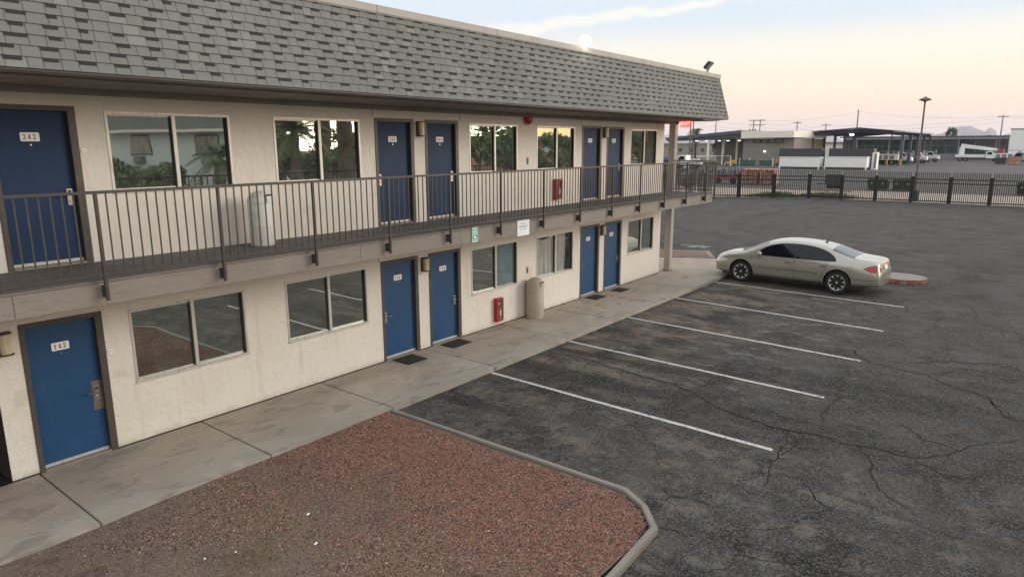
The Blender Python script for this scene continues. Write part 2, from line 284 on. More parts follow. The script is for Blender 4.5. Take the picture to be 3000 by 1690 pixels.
def digits(mb, txt, cx, cz, y, w, h, mi, gap=1.15):
    x0 = cx-(len(txt)*w*gap)/2
    for k, ch in enumerate(txt):
        for pts, t in DIG[ch]:
            for (a, b), (c, d) in zip(pts, pts[1:]):
                p, q = Vector((x0+k*w*gap+a*w, cz-h/2+b*h)), Vector((x0+k*w*gap+c*w, cz-h/2+d*h))
                dd = (q-p).normalized(); nn = Vector((-dd.y, dd.x))*t*h*.66; e = dd*t*h*.25
                P = [p-e+nn, p-e-nn, q+e-nn, q+e+nn]
                mb.add([(v.x, y, v.y) for v in P], [(0, 1, 2, 3)], mi)

# ------------------------------------------------------------------ camera, world, light
cam = bpy.data.cameras.new('camera'); co = bpy.data.objects.new('camera', cam); COL.objects.link(co); scene.camera = co
yaw, pit, rol = .6675, -.2082, -.0028
fw = Vector((math.cos(pit)*math.cos(yaw), math.cos(pit)*math.sin(yaw), math.sin(pit)))
rt = fw.cross(Vector((0, 0, 1))).normalized(); up = rt.cross(fw)
r2 = rt*math.cos(rol)+up*math.sin(rol); u2 = -rt*math.sin(rol)+up*math.cos(rol)
co.matrix_world = Matrix(((r2.x, u2.x, -fw.x, 0), (r2.y, u2.y, -fw.y, -10.391), (r2.z, u2.z, -fw.z, 4.386), (0, 0, 0, 1)))
cam.sensor_width = 36; cam.lens = 36*1705.6/2576; cam.clip_end = 20000; cam.clip_start = .05

w = bpy.data.worlds.new('World'); scene.world = w; w.use_nodes = True
nt = w.node_tree; n = nt.nodes; L = nt.links; bg = n['Background']; wo = n['World Output']
sky = n.new('ShaderNodeTexSky'); sky.sky_type = 'NISHITA'; sky.sun_disc = False
SUN_AZ, SUN_EL = -48., 7.   # azimuth measured from +x towards +y
sky.sun_elevation = R(SUN_EL); sky.sun_rotation = R(90-SUN_AZ)
L.new(sky.outputs[0], bg.inputs[0]); bg.inputs[1].default_value = .05
tc = n.new('ShaderNodeTexCoord'); sx = n.new('ShaderNodeSeparateXYZ'); L.new(tc.outputs['Generated'], sx.inputs[0])
# dusk colours by height: lilac belt, pink, cream, pale blue overhead
rmp = n.new('ShaderNodeValToRGB'); L.new(sx.outputs[2], rmp.inputs[0]); cr = rmp.color_ramp; cr.interpolation = 'EASE'
def lin(c): return tuple((x/255/12.92 if x/255 < .04045 else ((x/255+.055)/1.055)**2.4) for x in c)+(1,)
stops = [(0, (228, 218, 222)), (.022, (238, 217, 214)), (.045, (248, 221, 204)), (.078, (252, 230, 208)), (.115, (244, 234, 220)), (.17, (210, 222, 233)), (.32, (226, 228, 230)), (1., (222, 224, 230))]
while len(cr.elements) < len(stops): cr.elements.new(.5)
for e, (p, c) in zip(cr.elements, stops): e.position = p; e.color = lin(c)
def math_(op, a, b=None, c=None):
    m = n.new('ShaderNodeMath'); m.operation = op
    for i, v in enumerate((a, b, c)):
        if v is None: continue
        if isinstance(v, (int, float)): m.inputs[i].default_value = v
        else: L.new(v, m.inputs[i])
    return m.outputs[0]
def mrange(v, a, b, c=0., d=1.):
    m = n.new('ShaderNodeMapRange'); m.interpolation_type = 'SMOOTHSTEP'
    for k, x in zip(('From Min', 'From Max', 'To Min', 'To Max'), (a, b, c, d)): m.inputs[k].default_value = x
    L.new(v, m.inputs['Value']); return m.outputs[0]
# warm glow round the set sun (out of frame, seen in the panes)
dt = n.new('ShaderNodeVectorMath'); dt.operation = 'DOT_PRODUCT'; L.new(tc.outputs['Generated'], dt.inputs[0])
dt.inputs[1].default_value = (math.cos(R(SUN_AZ)), math.sin(R(SUN_AZ)), 0.05)
glow = mrange(dt.outputs['Value'], .62, 1.0, 0., 1.)
low = mrange(sx.outputs[2], .34, .02, 0., 1.)
gf = math_('MULTIPLY', glow, low)
mx1 = n.new('ShaderNodeMix'); mx1.data_type = 'RGBA'; L.new(gf, mx1.inputs['Factor']); L.new(rmp.outputs[0], mx1.inputs['A']); mx1.inputs['B'].default_value = (1.75, 1.22, .68, 1)
# thin cloud: cloud plane coordinates x/z, y/z
zc = math_('MAXIMUM', sx.outputs[2], .03); cx_ = math_('DIVIDE', sx.outputs[0], zc); cy_ = math_('DIVIDE', sx.outputs[1], zc)
cmb = n.new('ShaderNodeCombineXYZ'); L.new(cx_, cmb.inputs[0]); L.new(cy_, cmb.inputs[1])
mp = n.new('ShaderNodeMapping'); L.new(cmb.outputs[0], mp.inputs[0]); mp.inputs['Rotation'].default_value = (0, 0, R(20)); mp.inputs['Scale'].default_value = (.16, .5, 1)
tn = n.new('ShaderNodeTexNoise'); L.new(mp.outputs[0], tn.inputs[0]); tn.inputs['Scale'].default_value = 1.; tn.inputs['Detail'].default_value = 7; tn.inputs['Roughness'].default_value = .6; tn.inputs['Distortion'].default_value = .6
cl = math_('MULTIPLY', mrange(tn.outputs[0], .46, .72), mrange(sx.outputs[2], .09, .2, 0., .55))
mx2 = n.new('ShaderNodeMix'); mx2.data_type = 'RGBA'; L.new(cl, mx2.inputs['Factor']); L.new(mx1.outputs['Result'], mx2.inputs['A']); mx2.inputs['B'].default_value = (*lin((240, 238, 238))[:3], 1)
# one long lit contrail-like streak, from azimuth 41 deg elev 8.6 deg to azimuth 18 deg elev 10.8 deg
az = math_('ARCTAN2', sx.outputs[1], sx.outputs[0]); el = math_('ARCSINE', sx.outputs[2])
tt = math_('DIVIDE', math_('SUBTRACT', R(44.5), az), R(27.))      # 0..1 along the streak
mid = math_('MULTIPLY_ADD', tt, R(2.75), R(8.30))
tn2 = n.new('ShaderNodeTexNoise'); L.new(tc.outputs['Generated'], tn2.inputs[0]); tn2.inputs['Scale'].default_value = 26; tn2.inputs['Detail'].default_value = 5
dl = math_('ADD', math_('SUBTRACT', el, mid), math_('MULTIPLY', math_('SUBTRACT', tn2.outputs[0], .5), R(1.3)))
hw = math_('MULTIPLY_ADD', math_('SUBTRACT', 1., tt), R(.75), R(.28))
st = math_('SUBTRACT', 1., math_('MINIMUM', 1., math_('DIVIDE', math_('ABSOLUTE', dl), hw)))
st = math_('MULTIPLY', mrange(st, 0., .8), math_('MULTIPLY', mrange(tt, 0., .3), mrange(tt, 1.05, .8)))
mx3 = n.new('ShaderNodeMix'); mx3.data_type = 'RGBA'; L.new(math_('MULTIPLY', st, .5), mx3.inputs['Factor']); L.new(mx2.outputs['Result'], mx3.inputs['A']); mx3.inputs['B'].default_value = (1.04, .95, .78, 1)
bg2 = n.new('ShaderNodeBackground'); L.new(mx3.outputs['Result'], bg2.inputs[0]); L.new(mrange(sx.outputs[2], .20, .5, .87, 1.26), bg2.inputs[1])
ad = n.new('ShaderNodeAddShader'); L.new(bg.outputs[0], ad.inputs[0]); L.new(bg2.outputs[0], ad.inputs[1])
bg.inputs[1].default_value = .012
L.new(ad.outputs[0], wo.inputs[0])

sun = bpy.data.lights.new('sun', 'SUN'); so = bpy.data.objects.new('sun', sun); COL.objects.link(so)
sun.energy = 2.0; sun.angle = R(30); sun.color = (1, .90, .79)
d = -Vector((math.cos(R(SUN_AZ))*math.cos(R(11)), math.sin(R(SUN_AZ))*math.cos(R(11)), math.sin(R(11))))
so.rotation_euler = d.to_track_quat('-Z', 'Y').to_euler()
scene.view_settings.view_transform = 'Standard'; scene.view_settings.look = 'None'; scene.view_settings.exposure = .40; scene.view_settings.gamma = 1

# ------------------------------------------------------------------ ground
GZ = -.09
struct('ground', MB().quad((-300, -900, -.13), (6700, -900, -.13), (6700, 5200, -.13), (-300, 5200, -.13)), 'desert', 'ground', 'pale desert ground stretching to the mountains')
struct('parking_lot', MB().quad((-40, -60, GZ), (61.3, -60, GZ), (61.3, 60, GZ), (-40, 60, GZ)), 'asphalt', 'parking lot', 'cracked dark asphalt of the motel parking lot')
struct('gravel_strip', MB().add([(61.3, -90, GZ+.02), (73.5, -90, GZ+.02), (73.5, 60, GZ+.02), (33.1, 60, GZ+.02), (61.3, 5.7, GZ+.02)], [(0, 1, 2, 3, 4)]), 'pinkgravel', 'gravel strip', 'strip of pinkish bare gravel beyond the iron fence')
struct('yard_pavement', MB().quad((73.5, -120, GZ), (300, -120, GZ), (300, 90, GZ), (73.5, 90, GZ)), 'asphalt2', 'yard', 'grey asphalt of the works yard beyond the fence')
struct('yard_kerb', MB().box(71.2, 71.5, 4.5, 26, GZ, .1), 'kerb', 'kerb', 'pale concrete kerb along the far side of the gravel strip')

# sidewalk slabs
sj = [-6.5, -4.2, -1.9, .4, 2.72, 5.0, 7.33, 10.1, 12.7, 14.88, 17.3, 19.7, 22.05]
mb = MB(); mb.box(-6.5, 22.0, -1.98, .1, -.2, -.03, 1)
for a, b in zip(sj, sj[1:]): mb.box(a+.008, b-.008, -2.0, -.0, -.19, 0)
mb.prism([(22.06, -2.0), (23.3, -1.9), (25.72, -.35), (24.62, 1.6), (22.06, 1.6)], -.19, -.001)
mb.box(21.5, 22.05, .0, 1.6, -.19, -.001)
sw = struct('sidewalk', mb, ['concrete', 'crack'], 'sidewalk', 'stained concrete sidewalk along the foot of the motel', bevel=.008)

# gravel island with kerb
isl = [(7.33, -2.03), (7.36, -6.52), (7.12, -6.93), (6.72, -7.27), (5.6, -7.33), (-6, -7.33)]
inn = [(7.245, -2.03), (7.265, -6.49), (7.055, -6.87), (6.695, -7.18), (5.6, -7.24), (-6, -7.24)]
mb = MB()
for i in range(len(isl)-1):
    a, b, c, d2 = isl[i], isl[i+1], inn[i+1], inn[i]
    mb.add([(*a, -.2), (*b, -.2), (*c, -.2), (*d2, -.2), (*a, -.015), (*b, -.015), (*c, -.015), (*d2, -.015)], [(4, 5, 6, 7), (0, 1, 5, 4), (2, 3, 7, 6)]+([(0, 4, 7, 3)] if i == 0 else []))
struct('island_kerb', mb, 'kerb', 'kerb', 'chipped concrete kerb round the red gravel bed', bevel=.012)
mb = MB(); nx, ny = 130, 60; X0, X1, Y0, Y1 = -5.8, 7.2, -7.2, -1.99
def inpoly(x, y, P):
    c = False; j = len(P)-1
    for i in range(len(P)):
        if (P[i][1] > y) != (P[j][1] > y) and x < (P[j][0]-P[i][0])*(y-P[i][1])/(P[j][1]-P[i][1])+P[i][0]: c = not c
        j = i
    return c
GP = [(7.2, -1.99), (7.22, -6.47), (7.02, -6.84), (6.67, -7.14), (5.6, -7.2), (-6, -7.2), (-6, -1.99)]
def gz(x, y): return -.035+.02*noise.noise(Vector((x*.8, y*.8, 3)))+.008*noise.noise(Vector((x*4, y*4, 1)))
vs = []
for j in range(ny+1):
    for i in range(nx+1):
        x = X0+(X1-X0)*i/nx; y = Y0+(Y1-Y0)*j/ny; vs.append((x, y, gz(x, y)))
fs = []
for j in range(ny):
    for i in range(nx):
        cxx = X0+(X1-X0)*(i+.5)/nx; cyy = Y0+(Y1-Y0)*(j+.5)/ny
        if inpoly(cxx+.07, cyy-.07, GP) or inpoly(cxx, cyy, GP): fs.append((j*(nx+1)+i, j*(nx+1)+i+1, (j+1)*(nx+1)+i+1, (j+1)*(nx+1)+i))
mb.add(vs, fs); struct('gravel_bed', mb, 'gravelbed', 'gravel bed', 'red crushed gravel bed fading to bare brown soil', smooth=True)
# loose stones of the bed (one stuff mesh)
N = 95000; P = []
while len(P) < N:
    x = random.uniform(-1.5, 7.18); y = random.uniform(-7.17, -2.02)
    if not inpoly(x, y, GP): continue
    bare = noise.noise(Vector((x*.7, y*.9, 5)))+(4.6-x)*.28+(.25 if y < -5.3 and x < 3 else 0)
    if bare > .12 and random.random() < min(.90, .55+bare*.40): continue
    P.append((x, y))
P = np.array(P); r = np.random.uniform(.0045, .0105, N)*(1+.7*(np.random.rand(N) > .95))
oc = np.array([(1, 0, 0), (0, 1, 0), (-1, 0, 0), (0, -1, 0), (0, 0, 1), (0, 0, -1)], float)
vv = oc[None]*(1+.35*np.random.uniform(-1, 1, (N, 6, 3)))+np.random.uniform(-.35, .35, (N, 6, 3)); vv *= r[:, None, None]; vv[:, :, 2] *= .75
zz = np.array([gz(x, y) for x, y in P])
vv += np.stack([P[:, 0], P[:, 1], zz+r*.35], 1)[:, None, :]
of = np.array([(0, 1, 4), (1, 2, 4), (2, 3, 4), (3, 0, 4), (1, 0, 5), (2, 1, 5), (3, 2, 5), (0, 3, 5)])
ff = (of[None]+6*np.arange(N)[:, None, None]).reshape(-1, 3)
me = bpy.data.meshes.new('gravel_stones'); me.from_pydata(vv.reshape(-1, 3), [], ff)
MAT['stone1'] = M('red_stone', (.32, .145, .095), .9); MAT['stone2'] = M('pale_stone', (.40, .27, .205), .9); MAT['stone3'] = M('dark_stone', (.085, .045, .036), .9); MAT['stone4'] = M('brown_stone', (.23, .165, .12), .9)
for k in ('stone1', 'stone2', 'stone3', 'stone4'): me.materials.append(MAT[k])
red = np.clip((P[:, 0]-3.0)/3.5, .1, .9); rr = np.random.rand(N)
mi = np.where(np.random.rand(N) < red, np.where(rr < .55, 0, np.where(rr < .70, 1, 2)), np.where(rr < .6, 3, np.where(rr < .72, 1, 2)))
me.polygons.foreach_set('material_index', np.repeat(mi, 8).astype(np.int32))
o = bpy.data.objects.new('gravel_stones', me); COL.objects.link(o); tag(o, 'loose crushed red and brown stones lying on the gravel bed', 'gravel', kind='stuff')
# small weeds in the bed
mb = MB()
for _ in range(420):
    a = random.gauss(3.42, .22); b = random.gauss(-4.0, .2); h = random.uniform(.01, .035); t = random.uniform(0, 6.28); l = random.uniform(.01, .04)
    mb.tube([(a, b, gz(a, b)), (a+l*math.cos(t)*.6, b+l*math.sin(t)*.6, gz(a, b)+h), (a+l*math.cos(t)*1.5, b+l*math.sin(t)*1.5, gz(a, b)+h*.8)], [.0018, .0014, .0004], 3, cap=False)
MAT['dryweed'] = M('dry_weed', (.16, .14, .06), .9)
tag(build('dry_weeds', mb, 'dryweed'), 'low patch of dry yellow weeds on the gravel bed', 'weeds', kind='stuff')
for i, (x, y, lb) in enumerate([(4.38, -3.75, 'small white scrap of litter on the reddest part of the gravel'), (4.05, -4.36, 'longer white scrap of litter on the gravel past the dry weeds'), (3.40, -3.80, 'tiny white scrap of litter among the dry weeds'), (3.12, -3.66, 'tiny white scrap of litter lowest in the photo on bare soil')]):
    mb = MB(); s = .024 if i < 2 else .013
    mb.add([(x-s, y-s*.4, gz(x, y)+.016), (x+s*.8, y-s*.5, gz(x, y)+.02), (x+s, y+s*.5, gz(x, y)+.03), (x-s*.7, y+s*.6, gz(x, y)+.018), (x, y, gz(x, y)+.04)], [(0, 1, 4), (1, 2, 4), (2, 3, 4), (3, 0, 4), (0, 3, 2, 1)])
    tag(build('litter_scrap', mb, 'white', loc=(x, y, -.03)), lb, 'litter', 'scraps of litter on the gravel')

# painted bay lines
ln = [((9.948, -2.02), (9.815, -7.61)), ((12.774, -2.02), (12.576, -7.65)), ((15.606, -2.02), (15.30, -7.70)), ((18.535, -2.02), (18.192, -7.61)), ((21.542, -2.02), (21.318, -7.59))]
dsc = ['nearest painted bay line, ending short of the gravel kerb', 'second painted bay line from the gravel bed', 'middle painted bay line, worn at its outer end', 'fourth painted bay line, second from the silver car', 'painted bay line right beside the silver car']
for (a, b), lb in zip(ln, dsc):
    mb = MB(); k = 40; vs = []
    for i in range(k+1):
        t = i/k; x = a[0]+(b[0]-a[0])*t; y = a[1]+(b[1]-a[1])*t; wv = .012*noise.noise(Vector((x, y*1.5, 0)))
        for s in (-1, 1): vs.append((x+s*(.044+.007*noise.noise(Vector((y*9, s, x))))+wv, y, GZ+.005))
    mb.add(vs, [(2*i, 2*i+1, 2*i+3, 2*i+2) for i in range(k)]); struct('bay_line', mb, 'line', 'painted line', lb)
mb = MB(); mb.prism([(28.3, 2.05), (29.3, 1.95), (29.2, 1.2), (28.5, 1.3), (28.75, 1.6)], GZ+.003, GZ+.007); mb.prism([(28.9, 2.6), (29.05, 2.6), (29.0, 1.95), (28.85, 1.95)], GZ+.003, GZ+.007)
MAT['fadedline'] = M('faded_road_paint', (.26, .26, .25), .85, layers=[dict(s=5, lo=.45, hi=.6, c=(.07, .07, .07), f=.9)])
struct('road_marking', mb, 'fadedline', 'road marking', 'faded white painted mark on the asphalt beyond the car')
# cracks
CR = [[(11.57,-1.97),(11.48,-2.52),(11.72,-3.2),(11.69,-3.77),(11.6,-4.46),(11.59,-5.22),(11.38,-5.69),(10.97,-6.25),(10.78,-6.84),(10.67,-7.26),(10.71,-7.58),(10.78,-7.87),(10.7,-8.27),(10.79,-8.69),(10.82,-8.96),(10.81,-9.29),(10.96,-9.48),(11.49,-9.82),(12.09,-10.12),(12.62,-10.55)],
[(15.89,-6.46),(15.92,-7.03),(16.03,-7.44),(15.26,-7.88),(15.22,-8.39),(15.09,-8.96),(14.63,-9.43),(14.52,-9.83),(14.35,-10.03),(13.75,-10.21),(13.21,-10.54)],
[(11.54,-5.62),(11.98,-5.73),(12.56,-5.79)],[(10.71,-7.58),(10.22,-7.72),(9.85,-7.71),(9.4,-7.7),(9.02,-7.82),(8.61,-7.87)],[(9.16,-8.2),(8.98,-8.36),(8.69,-8.51),(8.56,-8.77)],
[(15.65,-7.93),(15.87,-8.67),(16.48,-9.35),(17.13,-10.41)],[(22.71,-8.62),(22.76,-9.12),(20.73,-9.34),(20.06,-9.8),(19.07,-10.02)],[(14.6,-5.84),(13.99,-5.78),(13.24,-5.61),(13.09,-5.75),(13.07,-6.35),(12.72,-7.24)],
[(10.81,-9.29),(10.47,-9.7),(10.35,-9.93)],[(14.36,-7.6),(12.87,-7.79),(11.77,-7.81),(11.3,-7.93)],[(12.87,-7.79),(12.36,-8.11)],[(10.48,-7.8),(10.22,-7.84),(9.92,-7.81),(9.61,-7.75)],[(14.6,-9.66),(14.3,-9.97),(13.88,-10.24),(13.32,-10.53)],
[(10.8,-8.6),(10.2,-8.9),(9.5,-9.1),(9.0,-9.6)],[(12.1,-8.9),(11.6,-9.3),(11.49,-9.82)],[(15.1,-8.9),(15.9,-9.3),(16.2,-10.1)]]
mb = MB()
def crackline(P, wd, seed):
    pts = [Vector(p) for p in P]
    for it in range(4):
        q = [pts[0]]
        for a, b in zip(pts, pts[1:]):
            m_ = (a+b)/2; dd = b-a; nn = Vector((-dd.y, dd.x)); q += [m_+nn*random.uniform(-.13, .13), b]
        pts = q
    vs = []
    for i, p in enumerate(pts):
        dd = (pts[min(i+1, len(pts)-1)]-pts[max(0, i-1)]).normalized(); nn = Vector((-dd.y, dd.x)); e = math.sin(math.pi*min(1, max(.04, i/(len(pts)-1))))**.4
        ww = wd*e*random.uniform(.35, 1.3); c = p+nn*random.uniform(-.3, .3)*wd
        vs += [(c.x+nn.x*ww, c.y+nn.y*ww, GZ+.0035), (c.x-nn.x*ww, c.y-nn.y*ww, GZ+.0035)]
    mb.add(vs, [(2*i, 2*i+1, 2*i+3, 2*i+2) for i in range(len(pts)-1)])
for k, P_ in enumerate(CR):
    crackline(P_, .026 if k < 2 else .014, k)
    for a in P_[1:-1]:
        if random.random() < .65:
            t = random.uniform(0, 6.28); l = random.uniform(.2, .7)
            crackline([a, (a[0]+l*.5*math.cos(t), a[1]+l*.5*math.sin(t)), (a[0]+l*math.cos(t+.4), a[1]+l*math.sin(t+.4))], .007, k)
struct('asphalt_cracks', mb, 'crack', 'cracks', 'branching dark cracks running across the asphalt')

# raised bed behind the sidewalk end, and the long island beyond the car
mb = MB(); mb.prism([(24.7, 1.65), (25.8, -.3+.0), (27.3, .55), (26.0, 3.2)], GZ, .02)
struct('corner_kerb', mb, 'kerb', 'kerb', 'concrete kerb of the small red bed behind the sidewalk end', bevel=.02)
mb = MB(); mb.prism([(24.95, 1.6), (25.86, -.05), (27.0, .6), (25.95, 2.85)], .0, .035)
struct('corner_gravel_bed', mb, 'bedfar', 'gravel bed', 'small red gravel bed behind the end of the sidewalk')
def nose(w0):
    P = [(24.85+w0, -2.6)]; cx, cy, rr_ = 25.55, -6.9, .7-w0
    P += [(cx-rr_*math.cos(t), cy-rr_*math.sin(t)) for t in [math.pi*i/14 for i in range(15)]]; return P+[(26.25-w0, -2.6)]
struct('island_base', MB().prism(nose(0), GZ, .055), 'kerbred', 'kerb', 'worn red painted kerb of the island behind the car', bevel=.015)
struct('island_top', MB().prism(nose(.03)[:1]+nose(.03)[1:], .05, .062), 'kerb', 'island', 'rounded concrete nose of the island behind the car')
struct('island_gravel', MB().prism([(25.02, -2.7), (25.02, -6.35), (26.08, -6.35), (26.08, -2.7)], .055, .075), 'bedfar', 'gravel bed', 'red gravel inside the island behind the car')

# ------------------------------------------------------------------ motel
EX = 21.45
UF = 2.806
D = {'142': (2.74, 3.725), '143': (8.92, 9.93), '144': (10.27, 11.27), '145': (16.36, 17.38), '146': (17.70, 18.72)}
Wn = [(4.10, 5.93), (6.715, 8.545), (11.65, 13.41), (14.21, 15.97), (19.13, 20.92)]
DT = 2.09; WB, WT = .927, 2.04; UWB, UWT = UF+.935, UF+2.05; UDT = UF+DT
motel = empty('motel_building', (2.4, 0, 0), 'two storey cream motel block with blue doors and a grey shingled mansard roof', 'motel')
ops_l = [(a, b, .0, DT) for a, b in D.values()]+[(a, b, WB, WT) for a, b in Wn]+[(-.2, 2.41, 0, 2.3)]
ops_u = [(a, b, UF, UDT) for a, b in D.values()]+[(a, b, UWB, UWT) for a, b in Wn]
def facade(mb, ops, xa, xb, za, zb, dep=.11):
    xs = sorted({xa, xb}|{v for o in ops for v in o[:2]}); zs = sorted({za, zb}|{v for o in ops for v in o[2:]})
    for a, b in zip(xs, xs[1:]):
        for c, d in zip(zs, zs[1:]):
            if not any(o[0]-1e-6 <= a and b <= o[1]+1e-6 and o[2]-1e-6 <= c and d <= o[3]+1e-6 for o in ops): mb.quad((a, 0, c), (b, 0, c), (b, 0, d), (a, 0, d))
    for a, b, c, d in ops:
        if a < 0: continue
        mb.quad((a, 0, c), (a, dep, c), (a, dep, d), (a, 0, d)); mb.quad((b, 0, c), (b, 0, d), (b, dep, d), (b, dep, c))
        mb.quad((a, 0, d), (a, dep, d), (b, dep, d), (b, 0, d)); mb.quad((a, 0, c), (b, 0, c), (b, dep, c), (a, dep, c))
mb = MB(); facade(mb, ops_l, -6, EX, 0, UF-.2); facade(mb, ops_u, -6, EX, UF-.2, 5.35)
mb.quad((EX, 0, 0), (EX, 9, 0), (EX, 9, 5.35), (EX, 0, 5.35)); mb.quad((-6, 9, 0), (EX, 9, 0), (EX, 9, 5.35), (-6, 9, 5.35)); mb.quad((-6, 0, 0), (-6, 9, 0), (-6, 9, 5.35), (-6, 0, 5.35))
for x, a, b in [(8.86, UDT+.01, 5.1), (11.33, UDT+.01, 5.1), (16.3, UDT-.2, 5.1), (8.86, DT, 2.5), (11.33, DT-.02, 2.5), (16.3, DT-.2, 2.5)]: mb.box(x, x+.012, -.002, .01, a, b, 1)
build('wall', mb, ['stucco', 'shingle_dark'], motel)
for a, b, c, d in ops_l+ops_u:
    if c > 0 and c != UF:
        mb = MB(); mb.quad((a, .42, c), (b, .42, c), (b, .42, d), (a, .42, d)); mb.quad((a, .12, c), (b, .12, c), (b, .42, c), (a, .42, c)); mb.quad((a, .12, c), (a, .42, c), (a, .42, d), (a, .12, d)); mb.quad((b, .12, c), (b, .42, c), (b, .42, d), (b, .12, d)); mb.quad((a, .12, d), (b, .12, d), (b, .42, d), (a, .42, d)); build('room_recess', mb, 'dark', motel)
build('breezeway', MB().box(-.2, 2.405, 2.5, 2.6, 0, 2.6).box(2.409, 2.43, .004, 2.5, 0, 2.3).box(-.25, -.2, .0, 2.6, 0, 2.5).box(-.2, 2.405, .01, 2.5, 2.3, 2.35), 'jamb', motel)  # passage shade is put into this dark colour
# foot line gap
build('wall_base', MB().box(2.41, EX, -.006, .03, 0, .022), 'shingle_dark', motel)

def door(num, x0, x1, z0, hs, plate=True):
    z1 = z0+DT; up_ = z0 > 1
    f = MB(); t = .055
    f.box(x0-.012, x0+t, -.012, .10, z0, z1+.012); f.box(x1-t-.03, x1+.012, -.012, .10, z0, z1+.012); f.box(x0+t, x1-t-.03, -.012, .10, z1-t, z1+.012)
    df = build('door', MB().box(x0+t+.004, x1-t-.034, .062, .105, z0+.055, z1-t-.004), 'blue_shaded' if up_ else 'blue', motel)
    df['label'] = ('blue steel door numbered %s on the %s floor' % (num, 'upper' if up_ else 'ground'))
    build('door_frame', f, 'jamb', df, bevel=.004)
    th = MB(); th.box(x0+t, x1-t-.03, -.02, .10, z0+.001, z0+.03, 1); th.box(x0+t+.01, x1-t-.04, .045, .062, z0+.035, z0+.075)
    build('threshold', th, ['alu', 'kerb'], df)
    cx = (x0+x1-.03)/2+(-.02 if num.endswith('2') else 0)
    p = MB(); w_, h_ = .108, .056
    pl = [(cx+sx_*(w_-rr_)+rr_*math.cos(a_), z0+1.70+sz_*(h_-rr_)+rr_*math.sin(a_)) for sx_, sz_, a0 in ((1, 1, 0), (-1, 1, 90), (-1, -1, 180), (1, -1, 270)) for rr_ in (.014,) for a_ in (R(a0), R(a0+45), R(a0+90))]
    p.prism(pl, .052, .061, 0, 'y'); digits(p, num, cx, z0+1.70, .0505, .042, .066, 1, 1.32)
    build('number_plate', p, ['plate', 'ink'], df)
    build('peephole', MB().lathe([(.011, .050), (.011, .062)], 10, (cx, 0, z0+1.60), ax='y'), 'steel', df)
    hx = x1-t-.03-.075 if hs > 0 else x0+t+.06
    h = MB(); h.box(hx-.035, hx+.035, .045, .062, z0+.80, z0+1.02); h.tube([(hx, .045, z0+.94), (hx, -.01, z0+.94), (hx-hs*.13, -.012, z0+.94)], .011, 8); h.lathe([(.016, .03), (.016, .05)], 10, (hx, 0, z0+.86), ax='y'); h.box(hx-.02, hx+.02, .042, .05, z0+.965, z0+1.0, 1)
    if num == '142': h.box(hx-.055, hx+.075, .058, .0615, z0+.66, z0+1.09, 2)
    build('door_handle', h, ['steel', 'ink', 'steel_dark'], df, bevel=.003)
for k, (x0, x1) in D.items():
    hs = -1 if k in ('143', '145') else 1
    door(k, x0, x1, 0, hs); door('2'+k[1:], x0, x1, UF, hs)

def window(i, x0, x1, z0, z1, up_):
    mxx = x0+(x1-x0)*(.515 if i != 1 else .505); t = .032
    fr = MB(); y0, y1 = -.008, .07
    fr.box(x0-.004, x1+.004, y0, y1, z1-t, z1+.004); fr.box(x0-.004, x1+.004, y0-.012, y1, z0-.012, z0+t)
    fr.box(x0-.004, x0+t, y0, y1, z0+t, z1-t); fr.box(x1-t, x1+.004, y0, y1, z0+t, z1-t)
    fr.box(mxx-.022, mxx+.03, .0, y1, z0+t, z1-t); fr.box(mxx-.045, mxx-.022, .03, y1-.004, z0+t, z1-t, 1)
    fr.box(x1-t-.018, x1-t, .02, y1-.006, z0+t, z1-t, 1); fr.box(x0+t, mxx-.045, .028, y1-.004, z1-t-.02, z1-t, 0); fr.box(x0+t, mxx-.045, .028, y1-.004, z0+t, z0+t+.02)
    wo_ = build('window', fr, ['alu', 'shingle_dark'], motel)
    L_, R_ = (x0+t, mxx-.022), (mxx+.03, x1-t)
    for k, (a, b) in enumerate((L_, R_)):
        y = .058 if k else .050
        curt = (not up_ and i in (2, 3)) or (up_ and i == 4)
        if not up_ and i == 2 and k == 0: curt = False
        if up_ and i == 4 and k == 0: curt = False
        build('pane', MB().quad((a-.005, y, z0+t-.005), (b+.005, y, z0+t-.005), (b+.005, y, z1-t+.005), (a-.005, y, z1-t+.005)), 'glasscurt' if curt else 'glasspane', wo_)
    if not up_ and i == 3:
        for (a, b, s) in ((x0+.04, mxx+.02, 0), (mxx+.02, x1-.28, 1)):
            c = MB(); nn = 40; vs = []
            for q in range(nn+1):
                t_ = q/nn; xx = a+(b-a)*t_
                for zi in range(13):
                    zt = zi/12; sag = .10*math.sin(math.pi*min(1, t_*1.1))*(zt**3) if s == 0 else .03*t_*zt
                    lean = (.10*(1-zt)**1.5*(1-t_) if s == 0 else -.05*t_*(1-zt))
                    vs.append((xx+lean, .085+.016*math.sin(t_*23+zt*1.5)+.012*math.sin(t_*51), z0+.01+(z1-z0-.04)*zt-sag))
            c.add(vs, [(q*13+z, (q+1)*13+z, (q+1)*13+z+1, q*13+z+1) for q in range(nn) for z in range(12)]); build('curtain', c, 'curtain', wo_, smooth=True)
    if not up_ and i == 2: build('curtain', MB().quad((mxx+.02, .085, z0), (x1, .085, z0), (x1, .085, z1), (mxx+.02, .085, z1)), 'blueblind', wo_)
    if up_ and i == 4:
        c = MB(); q = 0
        for q in range(9):
            xx = mxx+.06+q*.09; c.quad((xx, .075, z0), (xx+.075, .105, z0), (xx+.075, .105, z1), (xx, .075, z1))
        build('vertical_blind', c, 'blind', wo_)
for i, (x0, x1) in enumerate(Wn):
    window(i, x0, x1, WB, WT, False); window(i, x0, x1, UWB, UWT, True)

